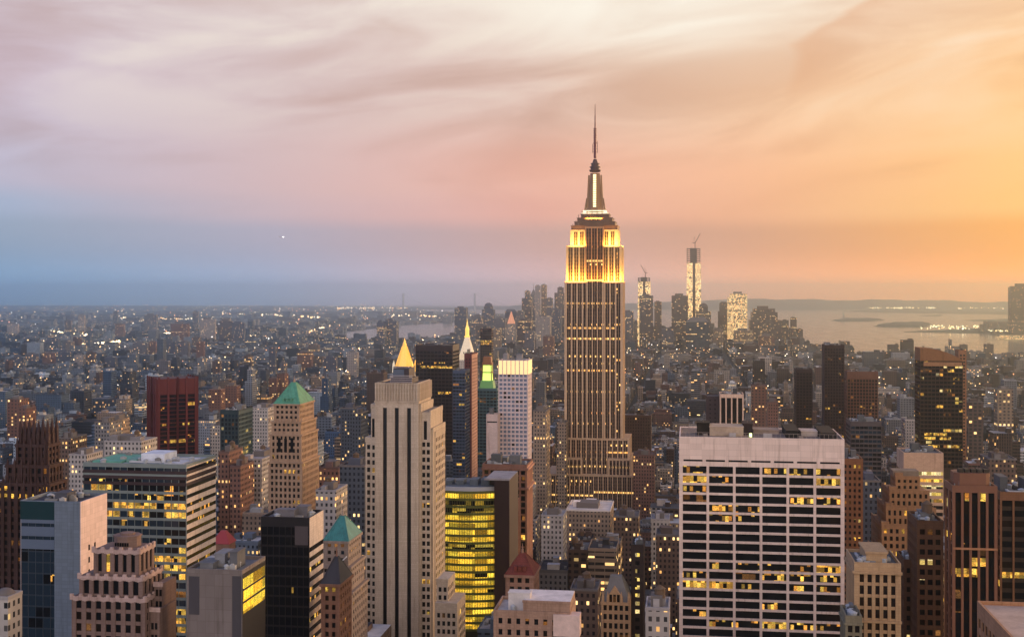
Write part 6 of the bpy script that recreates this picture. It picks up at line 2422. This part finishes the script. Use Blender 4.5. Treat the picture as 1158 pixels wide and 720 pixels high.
for i, (a, c, tp, Y) in enumerate(HS):
    kd = ['slate', 'brick', 'grey', 'slate', 'brown', 'pale'][(i*5+2) % 6] if Y > 2200 else 'brick'
    zone = 'above the maroon slab' if 160 < a < 230 else 'left of the maroon slab' if a <= 160 else 'above the dark teal tower' if a < 300 else 'beyond the green pyramid'
    dist = 'near the horizon' if Y > 6000 else 'in the middle distance'
    key = (HP[kd], zone, dist)
    cnt.setdefault(key, []).append((i, a, c, tp, Y, kd))
ORDW = ['first', 'second', 'third', 'fourth', 'fifth', 'sixth', 'seventh', 'eighth', 'ninth', 'tenth', 'eleventh', 'twelfth', 'thirteenth', 'fourteenth', 'fifteenth', 'sixteenth', 'seventeenth', 'eighteenth', 'nineteenth', 'twentieth']
for key, lst in cnt.items():
    lst.sort(key=lambda q: q[1])
    for n_, (i, a, c, tp, Y, kd) in enumerate(lst):
        pre = '' if len(lst) == 1 else ORDW[n_]+' from the left of the '
        nm = 'slab' if len(lst) == 1 else 'slabs'
        lab = f"{pre}{key[0]} housing {nm} {key[1]} {key[2]}"
        far_tower('housing_slab', lab, 'housing slab', a, c, tp, Y, kd, D=18, group='housing slabs across the low city', shape='flat', yb=tp+12)

# ================================================================== THE CITY BETWEEN
rnd = random.Random(5)
AVX, AVS = -122.0, 262.0
OC = np.array(OCC)


def plim(x0, x1, Y, dpt):
    """highest roof (metres) that still leaves the named buildings behind it as visible as the photo shows them"""
    a, c = PX(x0, Y), PX(x1, Y)
    m = (OC[:, 2] > Y) & (OC[:, 4] < c-1) & (OC[:, 5] > a+1)
    if not m.any():
        return 1e9
    yb = OC[m, 6].max()
    return CH-(yb-HZ)*DEP((x0+x1)/2, Y)/F


def blocked(x0, x1, y0, y1):
    return bool(((OC[:, 0] < x1+3) & (OC[:, 1] > x0-3) & (OC[:, 2] < y1+3) & (OC[:, 3] > y0-3)).any())


PAL = [((.07, .10, .145), 1.0, 'blue-grey'), ((.14, .075, .058), 3, 'red-brown brick'), ((.085, .055, .043), 3.4, 'dark brown'), ((.26, .19, .14), 3, 'tan brick'), ((.36, .30, .25), 2, 'cream'), ((.18, .175, .18), 3, 'grey'),
       ((.045, .045, .052), 3, 'charcoal'), ((.52, .50, .49), 1.5, 'white'), ((.30, .26, .24), 2, 'pale stone'), ((.10, .12, .15), 1.3, 'slate blue')]


WARMB = ('red-brown brick', 'dark brown', 'tan brick', 'cream')


def palpick(px=600, Y=1000):
    # cool light painted into wall colours: fewer warm tones toward the left and far
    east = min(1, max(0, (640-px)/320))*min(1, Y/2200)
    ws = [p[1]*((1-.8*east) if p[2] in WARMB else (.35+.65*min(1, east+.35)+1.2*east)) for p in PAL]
    r = rnd.random()*sum(ws)
    for p, w_ in zip(PAL, ws):
        r -= w_
        if r <= 0:
            break
    k = rnd.uniform(.8, 1.2)
    c = p[0]
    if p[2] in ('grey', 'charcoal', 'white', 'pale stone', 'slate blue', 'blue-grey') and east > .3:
        c = (c[0]*.78, c[1]*.98, c[2]*1.22)       # blue dusk light painted into the grey and pale tones
    return tuple(v*k for v in c), p[2]


BLD = []   # x0,x1,y0,y1,h, colour, colour name, facade, lit share


def swell(x, y):
    return sin(x/310+1.3)*sin(y/420+.4)+.6*sin(x/130+y/170)+.5*sin(y/95-x/240+2)


def zone_h(x, Y, px):
    return zone_h0(x, Y, px)*(1 if Y < 1500 else min(1.9, max(.55, 1+.38*swell(x, Y))))


def zone_h0(x, Y, px):
    if Y < 950:
        return rnd.gauss(60, 20) if px > 540 else rnd.gauss(80, 20)
    if Y < 1500:
        return rnd.lognormvariate(math.log(48), .36)
    if Y < 2600:
        return rnd.lognormvariate(math.log(34), .38)
    if Y < 4800:
        return rnd.lognormvariate(math.log(21), .38) + (rnd.random() < .06)*rnd.uniform(10, 32)
    if 520 < px < 905 and Y < 7200:
        return rnd.lognormvariate(math.log(46 if Y > 5100 else 30), .4)
    if Y < 9000:
        return rnd.lognormvariate(math.log(14), .4) + (rnd.random() < .05)*rnd.uniform(10, 40)
    return rnd.lognormvariate(math.log(12), .4) + (rnd.random() < .03)*rnd.uniform(15, 50)


def put(x0, x1, y0, y1):
    cx = (x0+x1)/2
    if DEP(cx, y0) < 200:
        return
    px = PX(cx, y0)
    if px < -70 or px > 1230:
        return
    if blocked(x0, x1, y0, y1):
        return
    if y0 > 3000 and (on_water(cx, (y0+y1)/2) or on_water(x0, y1) or on_water(x1, y1) or on_water(x0, y0) or on_water(x1, y0)):
        return
    h = zone_h(cx, y0, px)
    h = max(7, min(h, 118))
    lim = plim(x0, x1, y0, y1-y0)
    if lim < 1e8:
        h = min(h, lim-rnd.uniform(0, 8)*min(1, y0/1500))
    # the skyline stays below the horizon
    skl = 352 if y0 > 5500 else 372 if y0 > 2600 else 405
    h = min(h, CH-(skl-HZ)*DEP(cx, y0)/F)
    if h < 5 or PY(cx, y0, h) > 770:
        return
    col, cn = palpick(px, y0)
    k = rnd.random()
    fa = (0 if k < .42 else 1 if k < .68 else 2 if k < .84 else 3) if y0 < 3000 else 4
    lit = min(.5, rnd.expovariate(1/(.055 if y0 < 2000 else .03*max(.3, 1+.6*swell(cx*1.7, y0*1.3))))+.006)
    BLD.append((x0, x1, y0, y1, h, col, cn, fa, lit))


Y = 330.0
row = 0
while Y < 19500:
    if Y < 3600:
        bd, st, lw = 62, 18, (9, 34)
    elif Y < 8200:
        bd, st, lw = 74, 22, (22, 62)
    else:
        bd, st, lw = 150, 40, (50, 150)
    row += 1
    xa, xb = WX(-70, Y), WX(1230, Y+bd)
    k0 = math.floor((xa-AVX)/AVS)
    k1 = math.ceil((xb-AVX)/AVS)
    for k in range(k0, k1+1):
        bx0, bx1 = AVX+k*AVS+15, AVX+(k+1)*AVS-15
        halves = ((Y, Y+bd*.46), (Y+bd*.54, Y+bd)) if Y < 8200 else ((Y, Y+bd*.42), (Y+bd*.58, Y+bd))
        for (ya, yb_) in halves:
            x = bx0
            while x < bx1-6:
                w = rnd.uniform(*lw)
                if Y < 3600 and rnd.random() < .15:
                    w *= 1.5
                e = min(x+w, bx1)
                if rnd.random() < .955:
                    put(x+.3, e-.3, ya+rnd.uniform(0, 1.5), yb_-rnd.uniform(0, 6))
                x = e
    Y += bd+st
BLD.sort(key=lambda b: b[2])

# which of them show largest: a small id buffer, near things first
IW, IH = 579, 360
buf = np.zeros((IH, IW), np.int32)
items = [(o[2], i, 0) for i, o in enumerate(OCC)]+[(b[2], i, 1) for i, b in enumerate(BLD)]
items.sort()
hts = {}
for Yd, i, t in items:
    if t == 0:
        o = OCC[i]
        a, c = o[4]/2, o[5]/2
        # a named building hides what is behind it down to its lowest visible row
        top = None
        for l in LAND:
            if abs(l[2]-o[2]) < .01 and o[4]-2 <= l[1] <= o[5]+2:
                top = l[3]/2
        if top is None:
            top = (o[6]-60)/2
        bot = min(360, o[6]/2+8)
        v = -1
    else:
        b = BLD[i]
        a, c = PX(b[0], b[2])/2, PX(b[1], b[2])/2
        top, bot = PY(b[0], b[2], b[4])/2, PY(b[0], b[2], 0)/2
        v = i+1
    a, c, top, bot = int(max(0, round(a))), int(min(IW, round(c))), int(max(0, round(top))), int(min(IH, round(bot)))
    if a >= c or top >= bot:
        continue
    s = buf[top:bot, a:c]
    s[s == 0] = v
vis = np.bincount(buf[buf > 0], minlength=len(BLD)+1)[1:]
score = [(int(vis[i]), i) for i in range(len(BLD)) if BLD[i][2] < 3600]
score.sort(reverse=True)
CHOSEN = sorted(i for _, i in score[:296] if _ > 2)
chs = set(CHOSEN)
print('city', len(BLD), 'chosen', len(CHOSEN), 'smallest', score[min(295, len(score)-1)][0])


def rooftone(r):
    k = r.random()
    if k < .35:
        return (.035, .035, .04, 0)
    if k < .6:
        return (.13, .125, .12, 0)
    if k < .82:
        return (.33, .32, .31, 0)
    return (.55, .53, .51, 0)


# individuals
infos = []
for i in CHOSEN:
    x0, x1, y0, y1, h, col, cn, fa, lit = BLD[i]
    w, d = x1-x0, y1-y0
    r = random.Random(i)
    cx, cyy = (x0+x1)/2, (y0+y1)/2
    of = (cx, cyy)
    root = thing('midrise_building', '-', 'midrise building', cx, cyy, group='midrise buildings filling the blocks between the towers')
    b = MB(of)
    col = tuple(v*.85 for v in col)
    b.tint = (*col, lit)
    setback = h > 38 and r.random() < .45 and d > 18
    hs = h*r.uniform(.62, .88) if setback else h
    b.box(x0, x1, y0, y1, 0, hs)
    if setback:
        ia, ib = r.uniform(1.5, w*.22), r.uniform(1.5, w*.22)
        b.box(x0+ia, x1-ib, y0+r.uniform(1, d*.2), y1-1.5, hs, h)
        tx0, tx1, ty0, ty1 = x0+ia, x1-ib, y0+d*.2, y1-1.5
        hs2 = h
    else:
        tx0, tx1, ty0, ty1, hs2 = x0, x1, y0, y1, h
    b.build('wall', FAC[fa], root)
    rt = rooftone(r)
    kk = r.choice((.7, 1.2, 1.5))
    tr = tuple(v*kk for v in col)+(0,)
    b = MB(of)
    b.tint = tr
    t = .45
    for (a0, a1, c0, c1, z) in ((x0-.15, x1+.15, y0-.15, y1+.15, hs),)+(((tx0-.1, tx1+.1, ty0-.1+0, ty1+.1, hs2),) if setback else ()):
        if z == hs2 and setback:
            b.build('cornice', TRIM_T, root)
            b = MB(of)
            b.tint = tr
        b.box(a0, a1, c0, c0+t, z-.9, z+1.05)
        b.box(a0, a1, c1-t, c1, z-.9, z+1.05)
        b.box(a0, a0+t, c0+t, c1-t, z-.9, z+1.04)
        b.box(a1-t, a1, c0+t, c1-t, z-.9, z+1.04)
    b.build('parapet' if setback else 'cornice', TRIM_T, root)
    if r.random() < .5:
        zz = hs-r.uniform(4, 9)
        b = MB(of)
        b.tint = tr
        b.box(x0-.3, x1+.3, y0-.35, y0+.1, zz, zz+.6, bottom=True)
        b.build('belt_course', TRIM_T, root)
    b = MB(of)
    b.tint = rt
    b.box(tx0+.35, tx1-.35, ty0+.35, ty1-.35, hs2-.2, hs2+.12)
    b.build('roof', ROOF_T, root)
    if setback:
        b = MB(of)
        b.tint = rt
        b.box(x0+.35, x1-.35, y0+.35, y1-.35, hs-.2, hs+.1)
        b.build('terrace', ROOF_T, root)
    nb = r.choice((1, 2, 2, 3))
    tw, td = tx1-tx0, ty1-ty0
    for k in range(nb):
        bw, bd_ = min(tw*.4, r.uniform(3, 8)), min(td*.5, r.uniform(3, 9))
        bx = tx0+.8+(tw-1.6-bw)*r.random()
        by = ty0+.8+(td-1.6-bd_)*r.random()
        b = MB(of)
        kk, c3 = r.uniform(.6, 1.4), r.choice((col, rt[:3], (.3, .29, .28)))
        b.tint = tuple(v*kk for v in c3)+(0,)
        bh = r.uniform(2.4, 5.5)
        b.box(bx, bx+bw, by, by+bd_, hs2+.1, hs2+bh)
        b.box(bx-.15, bx+bw+.15, by-.15, by+bd_+.15, hs2+bh, hs2+bh+.25, bottom=True)
        b.build('rooftop_bulkhead', ROOF_T, root)
    tank = y0 < 2300 and r.random() < .62
    if tank:
        watertank(root, of, tx0+tw*r.uniform(.25, .75), ty0+td*r.uniform(.25, .75), hs2+.1, r.uniform(1.5, 2.2))
    units = []
    for k in range(r.randint(2, 6) if y0 < 1500 else 1):
        ux, uy, us = tx0+1+(tw-3)*r.random(), ty0+1+(td-3)*r.random(), r.uniform(.7, 1.6)
        b = MB(of)
        b.tint = r.choice(((.30, .29, .28, 0), (.2, .2, .2, 0), (.10, .10, .10, 0)))
        b.box(ux, ux+us*1.6, uy, uy+us, hs2+.1, hs2+.5+us)
        b.build('air_handler', TRIM_T, root)
    rw = 'black roof' if rt[0] < .1 else 'grey roof' if rt[0] < .2 else 'light grey roof' if rt[0] < .4 else 'white roof'
    infos.append((root, cn, h, setback, tank, rw, PX(cx, y0), PY(cx, y0, h), y0, fa))

# one label each: colour, build, roof, and the landmark it stands by; ties get their order from that landmark
cnt = {}
for inf in infos:
    root, cn, h, sb, tk, rw, px, py, y0, fa = inf
    best = min(LAND, key=lambda l: abs(l[1]-px)*1.0+abs(min(l[3]+60, 700)-py)*.35+(0 if l[2] < 1600 else 25))
    side = 'left of' if px < best[1]-6 else 'right of' if px > best[1]+6 else 'in line with'
    dep = 'behind and ' if y0 > best[2]+80 else ''
    kindw = 'setback' if sb else 'boxy'
    top = ('tank-topped' if tk else rw.replace(' roof', '-roofed').replace('light grey', 'ash')) 
    key = (cn, kindw, top, dep+side, best[0])
    cnt.setdefault(key, []).append((abs(px-best[1]), y0, root))
for key, lst in cnt.items():
    lst.sort(key=lambda q: (q[0], q[1]))
    for n_, (_, _, root) in enumerate(lst):
        o_ = '' if len(lst) == 1 else ['nearest', 'second nearest', 'third nearest', 'fourth nearest', 'fifth nearest', 'sixth nearest', 'seventh nearest', 'eighth nearest', 'ninth nearest', 'tenth nearest'][min(n_, 9)]+' '
        root['label'] = f"{o_}{key[0]} {key[1]} {key[2]} building {key[3]} {key[4]}".replace('setback ', 'stepped ').replace('boxy ', '')

# everything smaller or further: one mass of roofs
m = MB()
for i, (x0, x1, y0, y1, h, col, cn, fa, lit) in enumerate(BLD):
    if i in chs:
        continue
    rr = random.Random(i)
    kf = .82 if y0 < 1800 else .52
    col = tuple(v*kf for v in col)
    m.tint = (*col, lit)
    m.uo = (rr.randint(0, 900)*31.0, rr.randint(0, 900)*37.0)
    rt = tuple(v*kf for v in rooftone(rr)[:3])+(0,)
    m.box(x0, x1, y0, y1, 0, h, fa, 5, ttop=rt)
    if y0 < 7500:
        w, d = x1-x0, y1-y0
        for k in range(rr.choice((1, 2)) if y0 < 2500 else 1):
            bw, bd_ = w*rr.uniform(.15, .4), d*rr.uniform(.2, .45)
            bx, by = x0+(w-bw)*rr.random(), y0+(d-bd_)*rr.random()
            kk = rr.uniform(.6, 1.7)
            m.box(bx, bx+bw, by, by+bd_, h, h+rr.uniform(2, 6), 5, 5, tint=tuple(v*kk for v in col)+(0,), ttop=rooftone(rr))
        if y0 < 2600 and rr.random() < .4:
            m.tint = (.12, .08, .06, 0)
            tx, ty = x0+w*rr.uniform(.2, .8), y0+d*rr.uniform(.2, .8)
            m.cone(tx, ty, 1.9, 1.8, h+2, h+5.5, 7, 6)
            m.cone(tx, ty, 2.0, .1, h+5.5, h+7, 7, 6)
mo = m.build('distant_city_roofs', FAC+[ROOF_T, TRIM_T])
mo['kind'] = 'stuff'

# avenues between the blocks
b = MB()
for k in range(-60, 24):
    x = AVX+k*AVS
    b.box(x-11, x+11, 300, 19500, -.5, .02)
ro = b.build('road', mat('asphalt', (.05, .05, .05), .9, noise=.3, scale=.05))
ro['kind'] = 'structure'

# ================================================================== LIGHTS OF THE FAR CITY
def lights():
    m = bpy.data.materials.new('city_lamps')
    m.use_nodes = True
    t = m.node_tree
    t.nodes.clear()
    at = t.nodes.new('ShaderNodeAttribute')
    at.attribute_name = 'tint'
    e = t.nodes.new('ShaderNodeEmission')
    t.links.new(at.outputs['Color'], e.inputs[0])
    t.links.new(at.outputs['Alpha'], e.inputs[1])
    o = t.nodes.new('ShaderNodeOutputMaterial')
    t.links.new(e.outputs[0], o.inputs[0])
    m.cycles.emission_sampling = 'NONE'
    r = random.Random(21)
    b = MB()

    def lamp(x, y, z, rad, col, s):
        b.tint = (*col, s)
        p = [(x+rad, y, z), (x, y+rad, z), (x-rad, y, z), (x, y-rad, z)]
        for k in range(4):
            q, w = p[k], p[(k+1) % 4]
            b.quad([q, w, (x, y, z+rad)])
            b.quad([w, q, (x, y, z-rad)])
    cols = [(1, .68, .34), (1, .50, .18), (1, .80, .52), (1, .66, .30), (1, .93, .85), (1, .40, .15)]

    def spray(n, px0, px1, py0, py1, lo=.00025, hi=.0006, s0=3, s1=9, zz=(9, 22), pal=cols):
        for _ in range(n):
            px, py = r.uniform(px0, px1), r.uniform(py0, py1)
            x, y = ground_pt(px, py)
            if on_water(x, y):
                continue
            d = DEP(x, y)
            lamp(x, y, r.uniform(*zz)+min(14, d*.001), d*r.uniform(lo, hi)*.72, r.choice(pal), r.uniform(s0, s1)*.75)
    spray(620, -10, 640, 352, 400, .0003, .0009)
    spray(500, -10, 520, 345.5, 353, .0002, .0005)
    spray(260, 0, 560, 395, 450, .0003, .0008, zz=(20, 34))
    spray(300, 700, 1150, 410, 470, .0003, .0008, zz=(20, 38))
    spray(260, 560, 900, 372, 410, .0003, .0006, zz=(20, 45))
    # long lit roads across the low city
    for (a, c, p, q, n, s) in ((70, 140, 397, 391, 60, 8), (185, 262, 381, 380, 70, 8), (262, 330, 383, 387, 40, 6), (345, 366, 381, 374, 60, 7), (55, 100, 378, 384, 30, 7), (380, 480, 350, 349, 60, 6),
                               (420, 520, 358, 361, 60, 6), (250, 380, 356, 362, 70, 6), (130, 240, 362, 364, 50, 5), (460, 545, 347.5, 349, 50, 6)):
        for k in range(n):
            t_ = r.random()
            x, y = ground_pt(a+(c-a)*t_+r.gauss(0, .5), p+(q-p)*t_+r.gauss(0, .45))
            if on_water(x, y):
                continue
            d = DEP(x, y)
            lamp(x, y, 24, d*r.uniform(.0003, .0008), r.choice(cols[:3]), r.uniform(.6, 1.3)*s)
    # lit piers and container port beyond the bay
    for (a, c, p, q, n) in ((975, 1060, 349.5, 350.5, 60), (1000, 1030, 348.6, 350.4, 60), (1080, 1140, 345.5, 351, 90), (860, 900, 346.5, 348, 40), (700, 860, 345, 347.5, 70), (1040, 1140, 371.8, 376.5, 70), (900, 1158, 345, 348.5, 60), (1118, 1158, 377, 379, 40)):
        for k in range(n):
            x, y = ground_pt(r.uniform(a, c), r.uniform(p, q))
            d = DEP(x, y)
            lamp(x, y, 20+d*.0006, d*r.uniform(.0002, .0007), r.choice(((1, .8, .4), (1, .7, .3), (1, .9, .6))), r.uniform(2, 7))
    # street lamps down in the avenues
    for k in range(-12, 3):
        for s_ in (-1, 1):
            y = 650.
            while y < 2300:
                x = AVX+k*AVS+s_*10
                if -20 < PX(x, y) < 1180 and r.random() < .6:
                    lamp(x, y, 9, .0005*y*.9+.2, (1, .62, .25), 9)
                y += 42
    o = b.build('city_lights', m)
    o['kind'] = 'stuff'


lights()

# ================================================================== HAZE
hz = MB()
hz.box(-17100, 11100, -4100, 26700, -2, 476, bottom=True)
hm = bpy.data.materials.new('evening_haze')
hm.use_nodes = True
t = hm.node_tree
t.nodes.clear()
pv = t.nodes.new('ShaderNodeVolumePrincipled')
pv.inputs['Color'].default_value = (.72, .89, 1.0, 1)
pv.inputs['Density'].default_value = 0.000078
pv.inputs['Anisotropy'].default_value = 0.95
oo = t.nodes.new('ShaderNodeOutputMaterial')
t.links.new(pv.outputs[0], oo.inputs['Volume'])
ho = hz.build('haze', hm)
ho['kind'] = 'stuff'
